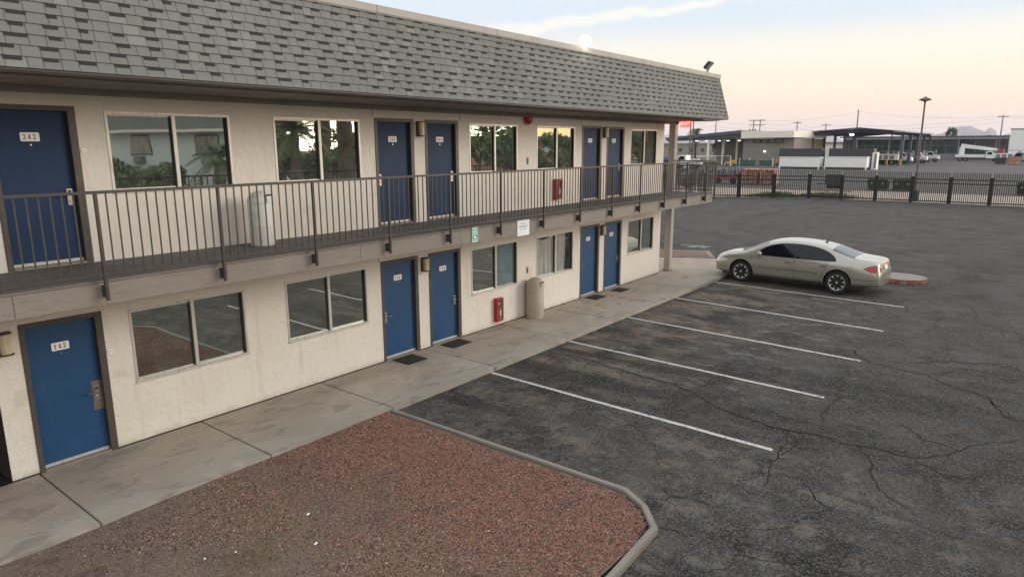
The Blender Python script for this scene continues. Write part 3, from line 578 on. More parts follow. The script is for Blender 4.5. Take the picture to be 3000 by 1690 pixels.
# walkway
WE = 22.15
mb = MB(); mb.box(-6, WE-.02, -1.44, -.001, UF-.24, UF-.004); mb.box(EX+.01, WE-.02, .001, 6, UF-.24, UF-.004)
sl = build('walkway_slab', mb, ['deck'], motel)
build('walkway_soffit', MB().box(-6, WE-.04, -1.43, -.002, UF-.30, UF-.245), 'soffit', motel)
mb = MB(); mb.box(-6, WE, -1.50, -1.443, 2.772, 2.80); mb.box(-6, WE, -1.497, -1.443, 2.50, 2.764); mb.box(-6, WE, -1.49, -1.443, 2.764, 2.772, 1); mb.box(-6, WE+.01, -1.515, -1.38, 2.80, 2.822, 2)
x = -5.
while x < WE-1: mb.box(x, x+.006, -1.4985, -1.45, 2.50, 2.80, 1); x += 2.44+.01*random.random()
mb.box(WE-.018, WE+.0, -1.44, 6, 2.50, 2.80)
build('walkway_fascia', mb, ['fascia', 'shingle_dark', 'deck'], motel)
# roof
XA, XE = -6, 22.3
ye, ze, yt, zt = -1.82, 5.2, -1.43, 6.50
rows = 11; mb = MB()
ddir = Vector((0, yt-ye, zt-ze)); SLn = ddir.length; ddir.normalize(); nrm = Vector((0, -ddir.z, ddir.y))
def rp(x, s, h): v = Vector((x, ye, ze))+ddir*s+nrm*h; return (v.x, v.y, v.z)
ex = SLn/rows
for k in range(rows):
    s0 = k*ex; s1 = (k+1)*ex
    mb.add([rp(XA, s0-.012, .010), rp(XE, s0-.012, .010), rp(XE, s1+.002, .001), rp(XA, s1+.002, .001), rp(XA, s0-.012, -.006), rp(XE, s0-.012, -.006)], [(0, 1, 2, 3), (4, 5, 1, 0)], 0)
    x = XA-random.random()*.3; q_ = k
    while x < XE-.02:
        w_ = random.uniform(.135, .215); xb = min(x+w_, XE); xa = max(x, XA); q_ += 1
        h = random.uniform(.0, .0025)
        if xb-xa > .03:
            mi_ = 2 if random.random() < .07 else 0
            mb.add([rp(xa+.003, s0-.015, .0128+h), rp(xb-.003, s0-.015, .0128+h), rp(xb-.003, s1-.03, .0048+h), rp(xa+.003, s1-.03, .0048+h)], [(0, 1, 2, 3)], mi_)
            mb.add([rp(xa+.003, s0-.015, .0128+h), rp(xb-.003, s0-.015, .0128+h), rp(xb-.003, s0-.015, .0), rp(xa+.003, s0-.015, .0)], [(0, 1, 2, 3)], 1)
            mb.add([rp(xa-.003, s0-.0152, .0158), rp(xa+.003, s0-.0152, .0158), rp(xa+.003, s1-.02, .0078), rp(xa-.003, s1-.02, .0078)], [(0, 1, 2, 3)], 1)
            if q_ % 2 == 0 and random.random() < .93 and k < rows:
                a_ = xa+random.uniform(-.02, .03); b_ = min(a_+w_*random.uniform(.68, 1.0), XE-.01); hh = random.uniform(.053, .062)
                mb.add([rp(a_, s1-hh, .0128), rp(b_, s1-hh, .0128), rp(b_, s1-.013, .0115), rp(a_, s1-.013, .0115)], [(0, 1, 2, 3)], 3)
        x += w_
rf = build('mansard_roof', mb, ['shingle', 'shingle_dark', 'shingle_b', 'shingle_dash'], motel)
mb = MB(); mb.box(XA, XE+.06, yt-.05, yt+.10, zt-.01, zt+.105); mb.box(XA, XE+.05, yt-.035, yt+.08, zt-.03, zt-.011)
x = -4.4
while x < XE: mb.box(x, x+.01, yt-.052, yt+.1, zt-.01, zt+.106, 1); x += 3.05
MAT['capgrey'] = M('cap_flashing', (.33, .315, .285), .6, layers=[dict(s=2, lo=.45, hi=.7, c=(.25, .24, .21), f=.6)])
build('roof_cap', mb, ['capgrey', 'shingle_dark'], rf)
mb = MB(); mb.quad((XE, ye, ze), (XE, ye+9, ze), (XE, ye+9, zt), (XE, yt, zt)); mb.box(XA, XE, yt, 9, 6.3, 6.4)
mb.add([rp(XE-.01, -.01, .02), rp(XE+.035, -.01, .02), rp(XE+.035, SLn, .02), rp(XE-.01, SLn, .02), rp(XE-.01, -.01, -.05), rp(XE+.035, -.01, -.05), rp(XE+.035, SLn, -.05), rp(XE-.01, SLn, -.05)], [(0, 1, 2, 3), (1, 5, 6, 2), (0, 3, 7, 4), (0, 4, 5, 1), (4, 7, 6, 5)])
build('roof_end', mb, 'soffit', rf)
mb = MB(); mb.box(XA, XE, -1.80, -1.42, 5.165, 5.185); mb.box(XA, XE, -1.42, .0, 5.14, 5.16); mb.box(XA, XE-.0, -1.815, -1.80, 5.165, 5.215, 1); mb.box(EX, XE, 0, 6, 5.14, 5.16); mb.box(XA, XE, -.12, -.0, 5.06, 5.14)
build('roof_soffit', mb, ['soffit', 'brown'], rf)
mb = MB(); mb.box(22.02, 22.24, -.12, .10, -.05, 5.14); build('column', mb, 'colpaint', motel, bevel=.008); build('column_base', MB().box(22.0, 22.26, -.14, .12, -.02, .05), 'kerb', motel)

# walkway railing
rail = empty('walkway_railing', (3.26, -1.6, UF), 'dark brown steel railing with thin balusters along the upper walkway', 'railing')
px = [3.26+1.507*k for k in range(-3, 13)]
build('top_rail', MB().box(px[0], 22.1, -1.62, -1.58, 3.838, 3.874).box(22.075, 22.115, -1.58, 3.5, 3.838, 3.874), 'brown', rail, bevel=.004)
build('bottom_rail', MB().box(px[0], 22.1, -1.615, -1.585, 2.875, 2.90).box(22.08, 22.11, -1.585, 3.5, 2.875, 2.90), 'brown', rail)
for x in px:
    p = MB(); p.box(x-.019, x+.019, -1.619, -1.581, 2.60, 3.84); p.box(x-.021, x+.021, -1.581, -1.502, 2.60, 2.74); p.box(x-.019, x+.019, -1.619, -1.581, 2.565, 2.60); build('post', p, 'brown', rail, bevel=.003)
build('post', MB().box(22.075, 22.115, -1.62, -1.58, 2.6, 3.84), 'brown', rail)
for a, b in zip(px, px[1:]+[22.09]):
    p = MB(); kk = max(4, round((b-a)/.116))
    for q in range(1, kk): xx = a+(b-a)*q/kk; p.box(xx-.0075, xx+.0075, -1.6075, -1.5925, 2.90, 3.84)
    build('baluster_panel', p, 'brown', rail)
p = MB()
for q in range(1, 43): yy = -1.6+q*.116; p.box(22.0875, 22.1025, yy-.0075, yy+.0075, 2.90, 3.84)
build('baluster_panel', p, 'brown', rail)

# wall lamps
def lamp(x, z, lb):
    e = empty('wall_lamp', (x, 0, z), lb, 'wall lamp', 'cream wall lamps between the doors')
    build('lamp_shade', MB().prism([(x-.065, -.005), (x-.06, -.10), (x-.02, -.125), (x+.03, -.125), (x+.065, -.10), (x+.065, -.005)], z-.13, z+.13), 'lampcream', e, bevel=.004)
    c = MB(); c.prism([(x-.08, 0), (x-.075, -.11), (x-.02, -.14), (x+.035, -.14), (x+.08, -.11), (x+.08, 0)], z+.13, z+.15); c.prism([(x-.08, 0), (x-.075, -.11), (x-.02, -.14), (x+.035, -.14), (x+.08, -.11), (x+.08, 0)], z-.15, z-.13); c.box(x-.09, x-.066, -.05, 0, z-.14, z+.14)
    build('lamp_frame', c, 'jamb', e)
lamp(2.55, 1.90, 'cream wall lamp on the stucco pier left of door 142')
lamp(10.12, 1.89, 'cream wall lamp between doors 143 and 144'); lamp(10.10, UF+1.91, 'cream wall lamp between doors 243 and 244')
lamp(17.54, 1.90, 'cream wall lamp between doors 145 and 146'); lamp(17.54, UF+1.93, 'cream wall lamp between doors 245 and 246')
# small wall plates
for x, z, lb in [(3.79, 1.49, 'small round white wall plate right of door 142'), (3.785, 4.33, 'small round white wall plate right of door 242'), (8.80, 4.30, 'small round white wall plate left of door 243')]:
    e = MB().lathe([(.034, -.012), (.036, -.001)], 20, (x, 0, z), 0, 'y'); e.box(x-.016, x+.016, -.014, -.011, z-.003, z+.003, 1)
    tag(build('wall_plate', e, ['plate', 'ink'], loc=(x, 0, z)), lb, 'wall plate', 'round wall plates beside doors')
# extinguisher cabinets
def cabinet(x0, x1, z0, z1, lb):
    e = empty('extinguisher_cabinet', (x0, 0, z0), lb, 'fire cabinet', 'red extinguisher cabinets on the wall')
    c = MB(); c.box(x0, x0+.045, -.12, 0, z0, z1); c.box(x1-.025, x1, -.12, 0, z0, z1); c.box(x0+.045, x1-.025, -.12, 0, z1-.045, z1); c.box(x0+.045, x1-.025, -.12, 0, z0, z0+.045); c.box(x0+.045, x1-.025, -.01, 0, z0+.045, z1-.045, 1)
    build('cabinet_frame', c, ['red', 'dark'], e, bevel=.004)
    xm = (x0+x1)/2+.01
    b = MB(); b.lathe([(.01, z0+.05), (.05, z0+.06), (.052, z0+.30), (.04, z0+.35), (.014, z0+.38), (.014, z0+.43)], 14, (xm, -.06, 0)); b.box(xm-.05, xm+.02, -.075, -.045, z0+.42, z0+.45, 1); b.box(xm-.03, xm+.03, -.114, -.111, z0+.14, z0+.28, 1)
    build('extinguisher', b, ['red', 'plate'], e, smooth=True)
    g = MB().quad((x0+.045, -.115, z0+.045), (x1-.025, -.115, z0+.045), (x1-.025, -.115, z1-.045), (x0+.045, -.115, z1-.045)); build('cabinet_glass', g, 'glasscurt', e)
cabinet(12.45, 12.70, .13, .71, 'red fire extinguisher cabinet low on the ground floor wall')
cabinet(14.97, 15.24, 2.965, 3.50, 'red fire extinguisher cabinet behind the upper walkway railing')
for z, lb in [(4.0, 'small extinguisher sign high on the upper wall below the red bell'), (1.225, 'small extinguisher sign above the tan litter bin')]:
    c = MB(); c.box(13.775, 13.87, -.006, -.001, z-.095, z+.095, 0); c.box(13.80, 13.845, -.009, -.006, z-.075, z+.03, 1); c.box(13.815, 13.85, -.009, -.006, z+.035, z+.055, 1); c.box(13.79, 13.805, -.009, -.006, z-.02, z+.05, 2)
    tag(build('extinguisher_sign', c, ['tan', 'ink', 'red'], loc=(13.8, 0, z)), lb, 'sign', 'small extinguisher signs')
e = empty('fire_bell', (13.79, 0, 5.03), 'round red fire alarm bell high on the wall under the eave', 'fire bell')
build('bell_back', MB().box(13.72, 13.86, -.05, 0, 4.95, 5.09), 'red', e)
build('gong', MB().lathe([(.0, -.135), (.05, -.132), (.10, -.115), (.128, -.08), (.135, -.05), (.12, -.045)], 24, (13.79, 0, 5.01), 0, 'y'), 'red', e, smooth=True)
# signs on the walkway fascia
s = MB(); s.box(9.985, 10.175, -1.512, -1.502, 2.49, 2.80); 
for a, b, c, d in ((9.995, 10.165, 2.782, 2.790), (9.995, 10.165, 2.50, 2.508), (9.995, 10.003, 2.508, 2.782), (10.157, 10.165, 2.508, 2.782), (10.003, 10.157, 2.655, 2.668), (10.003, 10.157, 2.545, 2.552)): s.box(a, b, -1.515, -1.512, c, d, 1)
for z_ in (2.755, 2.73, 2.70, 2.685): 
    x = 10.02
    while x < 10.13: w_ = random.uniform(.008, .02); s.box(x, x+w_, -1.515, -1.512, z_, z_+.014, 1); x += w_+.006
s.prism([(10.05, 2.64), (10.075, 2.64), (10.08, 2.61), (10.11, 2.60), (10.12, 2.565), (10.055, 2.575)], -1.515, -1.512, 1, 'y')
for z_ in (2.53, 2.515): s.box(10.03, 10.13, -1.515, -1.512, z_, z_+.006, 1)
tag(build('green_sign', s, ['green', 'plate'], loc=(10.08, -1.51, 2.64)), 'tall green and white sign on the walkway fascia', 'sign')
s = MB(); s.box(11.46, 11.885, -1.512, -1.502, 2.465, 2.82)
for z_, a, b in ((2.715, 11.54, 11.79), (2.665, 11.50, 11.83), (2.645, 11.52, 11.80), (2.60, 11.55, 11.79)):
    x = a
    while x < b: w_ = random.uniform(.012, .05); s.box(x, min(x+w_, b), -1.5145, -1.512, z_, z_+random.uniform(.012, .02), 1); x += w_+.007
tag(build('white_sign', s, ['white', 'bluetxt'], loc=(11.67, -1.51, 2.64)), 'square white notice with blue writing on the walkway fascia', 'sign')
# exit sign (hangs from the soffit, reads towards the walkway)
e = empty('exit_sign', (21.75, -.62, 5.14), 'lit red EXIT sign hanging under the roof end', 'exit sign')
build('sign_box', MB().box(21.73, 21.79, -.80, -.42, 4.96, 5.145), 'exitred', e, bevel=.005)
v, f = textgeo('EXIT', .17, .02); s = MB().add([(21.726, -.61-a, 5.052+b) for a, b, c in v], f); build('sign_letters', s, 'exitlet', e)
# floodlights on the roof edge
def flood(x, lb, on):
    z = zt+(.105 if not on else .04); y = yt+.02
    e = empty('floodlight', (x, y, z), lb, 'floodlight', 'floodlights on the roof edge')
    b = MB(); b.tube([(x-.06, y, z), (x-.04, y-.04, z+.10)], .014, 6); b.tube([(x+.06, y, z), (x+.04, y-.04, z+.10)], .014, 6); b.box(x-.08, x+.08, y-.03, y+.03, z-.002, z+.012); build('bracket', b, 'trimdark', e)
    h = MB(); hw_ = .15 if not on else .10; hc = .13 if not on else .08; tl = .75 if not on else 0.2
    ta = 0 if not on else R(-52)
    def tp(a, b_, c):
        u_, v_ = a, b_*math.cos(tl)-c*math.sin(tl)
        return (x+u_*math.cos(ta)-v_*math.sin(ta), y-.05+u_*math.sin(ta)+v_*math.cos(ta), z+.21+b_*math.sin(tl)+c*math.cos(tl))
    vs = [tp(a, b_, c) for c in (-hc, hc) for b_ in (-.035, .035) for a in (-hw_, hw_)]
    h.add(vs, [(0, 2, 3, 1), (4, 5, 7, 6), (0, 1, 5, 4), (2, 6, 7, 3), (0, 4, 6, 2), (1, 3, 7, 5)])
    for q in range(7 if not on else 4):
        aa = -hw_+.03+q*.04; h.add([tp(aa+p, b_, c) for c in (-hc+.02, hc-.02) for b_ in (.035, .06) for p in (0, .012)], [(0, 2, 3, 1), (4, 5, 7, 6), (2, 6, 7, 3), (0, 4, 6, 2), (1, 3, 7, 5)])
    build('lamp_housing', h, 'trimdark', e)
    g = MB()
    gp = [tp(.14*math.cos(R(15+30*q)), -.038, .13*math.sin(R(15+30*q))) for q in range(12)]+[tp(.1*math.cos(R(15+30*q)), -.038-(.07 if on else .004), .085*math.sin(R(15+30*q))) for q in range(12)]
    g.add(gp, [(q, (q+1) % 12, 12+(q+1) % 12, 12+q) for q in range(12)]+[tuple(range(12, 24))]); build('lamp_glass', g, 'lampon' if on else 'grey', e)
flood(21.35, 'unlit black floodlight standing on the far end of the roof edge', False)
flood(14.1, 'lit glaring floodlight on the middle of the roof edge', True)

# litter bins
def bin_(x, y, z, r, h, mt, name, lb, slot_az):
    e = empty(name, (x, y, z), lb, 'litter bin')
    hb = h*.76
    build('bin_body', MB().lathe([(r*.94, z), (r, z+.03), (r, z+hb*.48), (r*1.012, z+hb*.50), (r, z+hb*.52), (r, z+hb), (r*.97, z+hb+.012)], 32, (x, y, 0)), mt, e, smooth=True)
    dome = [(r*1.015, z+hb+.005), (r*1.02, z+hb+.04)]+[(max(.004, r*1.0*math.cos(t)), z+hb+.05+(h-hb-.05)*math.sin(t)) for t in [i*math.pi/2/7 for i in range(8)]]
    build('bin_lid', MB().lathe(dome, 32, (x, y, 0)), mt, e, smooth=True)
    ca, sa = math.cos(slot_az), math.sin(slot_az); s = MB()
    def pt(t, rr_, zz_): a = slot_az+t; return (x+rr_*math.cos(a), y+rr_*math.sin(a), zz_)
    vs = []; k = 8
    for q in range(k+1):
        t = -.55+1.1*q/k
        for zz_, rr_ in ((z+hb+.03, r*1.035), (z+hb+.13, r*.99)): vs.append(pt(t, rr_, zz_))
    s.add(vs, [(2*q, 2*q+2, 2*q+3, 2*q+1) for q in range(k)])
    vs = [pt(-.58+1.16*q/k, rr_, zz_) for q in range(k+1) for zz_, rr_ in ((z+hb+.13, r*.995), (z+hb+.155, r*.955))]
    s.add(vs, [(2*q, 2*q+2, 2*q+3, 2*q+1) for q in range(k)], 1)
    for sg in (-1, 1):
        tt_ = sg*.57; s.add([pt(tt_, r*1.04, z+hb+.03), pt(tt_+.05, r*1.04, z+hb+.03), pt(tt_+.05, r*.99, z+hb+.15), pt(tt_, r*.99, z+hb+.15)], [(0, 1, 2, 3)], 1)
    build('bin_flap', s, [mt, 'dark'], e)
bin_(13.83, -.25, 0, .232, 1.06, 'tan', 'litter_bin', 'tan speckled dome topped litter bin standing on the sidewalk', R(-75))
bin_(6.12, -.40, UF, .20, .875, 'binwhite', 'litter_bin', 'whitish dome topped litter bin behind the upper railing', R(-62))
# door mats
for x, y, a, b, lb in [(9.35, -.30, .54, .50, 'black door mat in front of door 143'), (10.80, -.27, .62, .42, 'black door mat in front of door 144'), (16.82, -.27, .58, .40, 'black door mat in front of door 145'), (18.15, -.33, .56, .38, 'black door mat in front of door 146')]:
    m_ = MB(); m_.box(x-a/2, x+a/2, y-b/2, y+b/2, .001, .014); m_.box(x-a/2+.04, x+a/2-.04, y-b/2+.04, y+b/2-.04, .014, .018)
    o = tag(build('door_mat', m_, 'mat', loc=(x, y, 0), bevel=.003), lb, 'door mat', 'black door mats on the sidewalk'); o.rotation_euler.z = random.uniform(-.04, .04)
# ------------------------------------------------------------------ the sedan
def make_car():
    car = empty('silver_sedan', (0, 0, 0), 'champagne silver four door sedan with dark tinted windows parked nose to the sidewalk', 'car')
    #   y     W    zb   zsh  wsh   zmid wmid  zed  wed   zt
    S = [(-2.60, .34, .34, .52, .32, .56, .30, .60, .24, .62),
         (-2.585, .66, .33, .58, .64, .64, .60, .69, .50, .71),
         (-2.55, .78, .31, .62, .76, .70, .72, .77, .62, .79),
         (-2.49, .84, .30, .68, .82, .84, .76, .98, .66, 1.01),
         (-2.40, .88, .28, .78, .865, .93, .80, 1.035, .69, 1.065),
         (-2.05, .915, .25, .84, .895, .975, .82, 1.06, .70, 1.095),
         (-1.76, .925, .24, .88, .905, 1.0, .80, 1.09, .665, 1.13),
         (-1.40, .93, .23, .90, .905, 1.07, .755, 1.20, .64, 1.245),
         (-1.05, .93, .22, .92, .905, 1.14, .745, 1.325, .605, 1.375),
         (-.60, .93, .21, .925, .905, 1.18, .755, 1.395, .60, 1.445),
         (-.05, .93, .21, .92, .905, 1.19, .765, 1.42, .605, 1.472),
         (.45, .93, .21, .915, .905, 1.17, .765, 1.40, .60, 1.452),
         (.85, .93, .21, .905, .905, 1.11, .765, 1.31, .60, 1.365),
         (1.20, .93, .21, .895, .90, 1.02, .78, 1.16, .635, 1.205),
         (1.52, .925, .22, .87, .89, .955, .80, 1.01, .70, 1.045),
         (1.85, .915, .23, .82, .87, .905, .78, .945, .64, .975),
         (2.15, .885, .24, .78, .835, .87, .74, .915, .60, .94),
         (2.38, .82, .25, .71, .765, .79, .66, .835, .52, .855),
         (2.52, .68, .27, .62, .61, .69, .52, .735, .42, .75),
         (2.575, .40, .32, .55, .36, .58, .3, .61, .22, .62)]
    rings = []
    for (y, W, zb, zsh, wsh, zm, wm, ze_, we, zt_) in S:
        h = zsh-zb
        half = [(0, zb), (.6*W, zb), (.93*W, zb+.015), (.985*W, zb+.28*h), (W, zb+.52*h), (.995*W, zb+.8*h), (wsh, zsh), (wm, zm), (we, ze_), (we*.55, zt_-.012), (0, zt_)]
        rings.append([(a, y, z) for a, z in half]+[(-a, y, z) for a, z in half[-2:0:-1]])
    n = len(rings[0]); vs = [p for r in rings for p in r]
    fs = [(i*n+j, i*n+(j+1) % n, (i+1)*n+(j+1) % n, (i+1)*n+j) for i in range(len(rings)-1) for j in range(n)]
    fs += [tuple(range(n))[::-1], tuple((len(rings)-1)*n+j for j in range(n))]
    me = bpy.data.meshes.new('b'); me.from_pydata(vs, [], fs)
    bm = bmesh.new(); bm.from_mesh(me); bmesh.ops.recalc_face_normals(bm, faces=bm.faces); bm.to_mesh(me); bm.free()
    me.materials.append(MAT['carpaint']); me.materials.append(MAT['trimdark'])
    ob = bpy.data.objects.new('b', me); COL.objects.link(ob)
    md = ob.modifiers.new('s', 'SUBSURF'); md.levels = 3; md.render_levels = 3
    dg = bpy.context.evaluated_depsgraph_get(); full = bpy.data.meshes.new_from_object(ob.evaluated_get(dg))
    bvh = BVHTree.FromPolygons([v.co[:] for v in full.vertices], [p.vertices[:] for p in full.polygons])
    # wheel arches
    WY = (1.53, -1.44); cut = MB()
    for y in WY:
        for s in (-1, 1): cut.lathe([(.40, s*.62), (.40, s*1.1)] if s > 0 else [(.40, -1.1), (.40, -.62)], 48, (0, y, .35), 0, 'x')
    cm = bpy.data.meshes.new('c'); cm.from_pydata(cut.v, [], cut.f); bm = bmesh.new(); bm.from_mesh(cm); bmesh.ops.recalc_face_normals(bm, faces=bm.faces); bm.to_mesh(cm); bm.free()
    cm.materials.append(MAT['carpaint']); cm.materials.append(MAT['trimdark'])
    for p in cm.polygons: p.material_index = 1
    cobj = bpy.data.objects.new('c', cm); COL.objects.link(cobj)
    bo = ob.modifiers.new('b', 'BOOLEAN'); bo.object = cobj; bo.operation = 'DIFFERENCE'; bo.solver = 'EXACT'
    dg = bpy.context.evaluated_depsgraph_get(); body = bpy.data.meshes.new_from_object(ob.evaluated_get(dg)); body.name = 'body'
    bpy.data.objects.remove(ob); bpy.data.objects.remove(cobj)
    bobj = bpy.data.objects.new('body', body); COL.objects.link(bobj); bobj.parent = car; body.shade_smooth(); body.set_sharp_from_angle(angle=R(38))
    def side(s, y, z, off):
        h = bvh.ray_cast(Vector((s*3, y, z)), Vector((-s, 0, 0)))
        if h[0] is None: return (s*.5, y, z)
        return tuple(h[0]+h[1]*off)
    def top(x, y, off):
        h = bvh.ray_cast(Vector((x, y, 4)), Vector((0, 0, -1))); return tuple(h[0]+h[1]*off) if h[0] else (x, y, .8)
    def rear(x, z, off, s=-1):
        h = bvh.ray_cast(Vector((x, s*5, z)), Vector((0, -s, 0))); return tuple(h[0]+h[1]*off) if h[0] else (x, s*2.5, z)
    def panel(mb, f, us, lo, hi, m, mi=0):
        k = len(us); vs = []
        for u in us:
            a, b = lo(u), hi(u)
            for j in range(m+1): vs.append(f(u, a+(b-a)*j/m))
        mb.add(vs, [(i*(m+1)+j, (i+1)*(m+1)+j, (i+1)*(m+1)+j+1, i*(m+1)+j+1) for i in range(k-1) for j in range(m)], mi)
    def rng(a, b, k): return [a+(b-a)*i/k for i in range(k+1)]
    def interp(T):
        def g(u):
            for (a, va), (b, vb) in zip(T, T[1:]):
                if u <= b: return va+(vb-va)*max(0, (u-a)/(b-a))
            return T[-1][1]
        return g
    hi = lambda y: .955+.385*max(0., 1-abs((y+.12)/(1.15 if y > -.12 else 1.24))**2.35)**.62
    lo = interp([(-1.4, .972), (-1.0, .952), (0, .945), (1.2, .935)])
    def seam(mb, P, f, wd=.010):
        for (a, b), (c, d) in zip(P, P[1:]):
            k = max(1, int(math.hypot(c-a, d-b)/.04))
            for i in range(k):
                u0, v0, u1, v1 = a+(c-a)*i/k, b+(d-b)*i/k, a+(c-a)*(i+1)/k, b+(d-b)*(i+1)/k
                l = math.hypot(u1-u0, v1-v0); nx_, ny_ = -(v1-v0)/l*wd/2, (u1-u0)/l*wd/2
                mb.add([f(u0+nx_, v0+ny_), f(u0-nx_, v0-ny_), f(u1-nx_, v1-ny_), f(u1+nx_, v1+ny_)], [(0, 1, 2, 3)])
    for s in (1, -1):
        F = lambda off: (lambda y, z: side(s, y, z, off))
        # glass area: trim first, then two panes with a thin pillar
        t = MB(); panel(t, F(.003), rng(-1.35, 1.02, 60), lambda y: lo(y)-.012, lambda y: hi(y)+.014, 6); build('window_trim', t, 'trimdark', car, smooth=True)
        for a, b in ((-1.33, -.19), (-.13, .99)):
            g = MB(); panel(g, F(.007), rng(a, b, 36), lo, lambda y: max(lo(y)+.005, hi(y)), 8); build('side_window', g, 'carglass', car, smooth=True)
        sm = MB()
        seam(sm, [(1.23, .92), (1.25, .60), (1.22, .27)], F(.0025)); seam(sm, [(-.16, .93), (-.165, .6), (-.15, .25)], F(.0025))
        seam(sm, [(-1.10, .945), (-1.13, .80), (-1.06, .66), (-.98, .52), (-.93, .27)], F(.0025)); seam(sm, [(1.22, .26), (-.93, .25)], F(.0025), .008)
        build('door_seams', sm, 'trimdark', car)
        ml = MB(); panel(ml, F(.012), rng(-.88, 1.16, 24), lambda y: .535+(y+.88)*.012, lambda y: .565+(y+.88)*.012, 1)
        panel(ml, lambda y, z: side(s, y, z, .012 if z > .576 else .004), rng(-.88, 1.16, 24), lambda y: .565+(y+.88)*.012, lambda y: .580+(y+.88)*.012, 1, 1)
        build('side_moulding', ml, ['beigetrim', 'chrome'], car)
        for hy in (.05, -1.0):
            d = MB(); p0 = Vector(side(s, hy, .80, .0)); panel(d, F(.003), rng(hy-.09, hy+.09, 6), lambda y: .775, lambda y: .825, 2, 1)
            d.tube([(p0.x+s*.004, hy-.10, .795), (p0.x+s*.032, hy-.07, .80), (p0.x+s*.034, hy+.05, .803), (p0.x+s*.004, hy+.09, .805)], .014, 6); build('door_handle', d, ['beigetrim', 'trimdark'], car, smooth=True)
        hl = MB(); panel(hl, F(.004), rng(2.02, 2.46, 14), interp([(2.02, .66), (2.46, .555)]), interp([(2.02, .70), (2.2, .735), (2.46, .66)]), 5); build('headlight', hl, 'headlight', car, smooth=True)
        tl = MB(); panel(tl, F(.006), rng(-2.47, -2.12, 14), interp([(-2.47, .735), (-2.34, .74), (-2.12, .82)]), interp([(-2.47, .93), (-2.38, .94), (-2.24, .90), (-2.12, .835)]), 6)
        panel(tl, lambda x, z: rear(s*x, z, .006), rng(.58, .68, 6), lambda x: .75, lambda x: .87, 3); build('tail_light', tl, 'taillight', car, smooth=True)
        bs = MB(); seam(bs, [(-1.86, .50), (-2.1, .50), (-2.4, .505), (-2.56, .52)], F(.003), .010); seam(bs, [(2.02, .45), (2.3, .46), (2.48, .47)], F(.003), .008)
        if s < 0: seam(bs, [(-1.76+.075*math.cos(a_), .80+.075*math.sin(a_)) for a_ in rng(0, 6.284, 16)], F(.0025), .004)
        build('bumper_seams', bs, 'trimdark', car)
        mr = MB(); c = Vector((s*.955, .92, .985)); mr.tube([(s*.86, .95, .945), tuple(c)], .022, 6)
        for i in range(8):
            t0 = i/8*math.pi; 
        mr.lathe([(.005, -.075), (.05, -.06), (.075, -.02), (.07, .03), (.03, .07), (.004, .08)], 14, (s*1.0, .91, .985), 0, 'y'); build('wing_mirror', mr, 'carpaint', car, smooth=True)
        sl_ = MB(); panel(sl_, F(.004), rng(-1.02, 1.12, 20), lambda y: .215, lambda y: .262, 1); build('sill', sl_, 'trimdark', car)
        ar = MB()
        for y in WY:
            for i in range(20):
                a0, a1 = [math.pi*(-.02+1.04*q/20) for q in (i, i+1)]
                P = [side(s, y+rr_*math.cos(a_), .35+rr_*math.sin(a_), .006) for a_ in (a0, a1) for rr_ in (.402, .418)]
                if all(abs(p[0]) > .6 for p in P): ar.add(P, [(0, 1, 3, 2)])
        build('arch_lip', ar, 'carpaint', car, smooth=True)
    g = MB(); panel(g, lambda y, x: top(x, y, .005), rng(-1.80, -1.16, 16), lambda y: -(.60+.09*(-1.16-y)), lambda y: (.60+.09*(-1.16-y)), 16); build('rear_window', g, 'carglass2', car, smooth=True)
    g = MB(); panel(g, lambda y, x: top(x, y, .005), rng(.80, 1.50, 16), lambda y: -(.58+.17*(y-.8)), lambda y: (.58+.17*(y-.8)), 16); build('windscreen', g, 'carglass2', car, smooth=True)
    g = MB(); panel(g, lambda y, x: top(x, y, .007), rng(1.49, 1.60, 4), lambda y: -.68, lambda y: .68, 10); build('wiper_cowl', g, 'trimdark', car, smooth=True)
    sm = MB(); FT = lambda y, x: top(x, y, .003)
    seam(sm, [(1.62, -.74), (2.0, -.66), (2.33, -.52), (2.44, 0), (2.33, .52), (2.0, .66), (1.62, .74)], FT, .007); seam(sm, [(-1.80, -.70), (-2.2, -.68), (-2.46, -.58)], FT, .007); seam(sm, [(-1.80, .70), (-2.2, .68), (-2.46, .58)], FT, .007); seam(sm, [(-1.80, -.70), (-1.80, .70)], FT, .007)
    FR = lambda x, z: rear(x, z, .003); seam(sm, [(-.58, .95), (-.56, .76), (-.5, .72), (.5, .72), (.56, .76), (.58, .95)], FR, .008); build('panel_gaps', sm, 'trimdark', car)
    g = MB(); panel(g, FR, rng(-.40, .40, 8), lambda x: .915, lambda x: .935, 1); build('boot_strip', g, 'chrome', car)
    g = MB(); panel(g, lambda x, z: rear(x, z, .006), rng(-.15, .15, 4), lambda x: .78, lambda x: .90, 2); build('licence_plate', g, 'plate', car)
    g = MB(); panel(g, lambda x, z: rear(x, z, .006, 1), rng(-.36, .36, 8), lambda x: .50, lambda x: .62, 3); build('grille', g, 'chrome', car)
    a = MB(); p = Vector(top(0, -.80, 0)); a.box(-.025, .025, p.y-.05, p.y+.03, p.z-.01, p.z+.02); a.tube([(0, p.y, p.z+.01), (0, p.y-.06, p.z+.07)], [.014, .006], 6); build('antenna', a, 'trimdark', car)
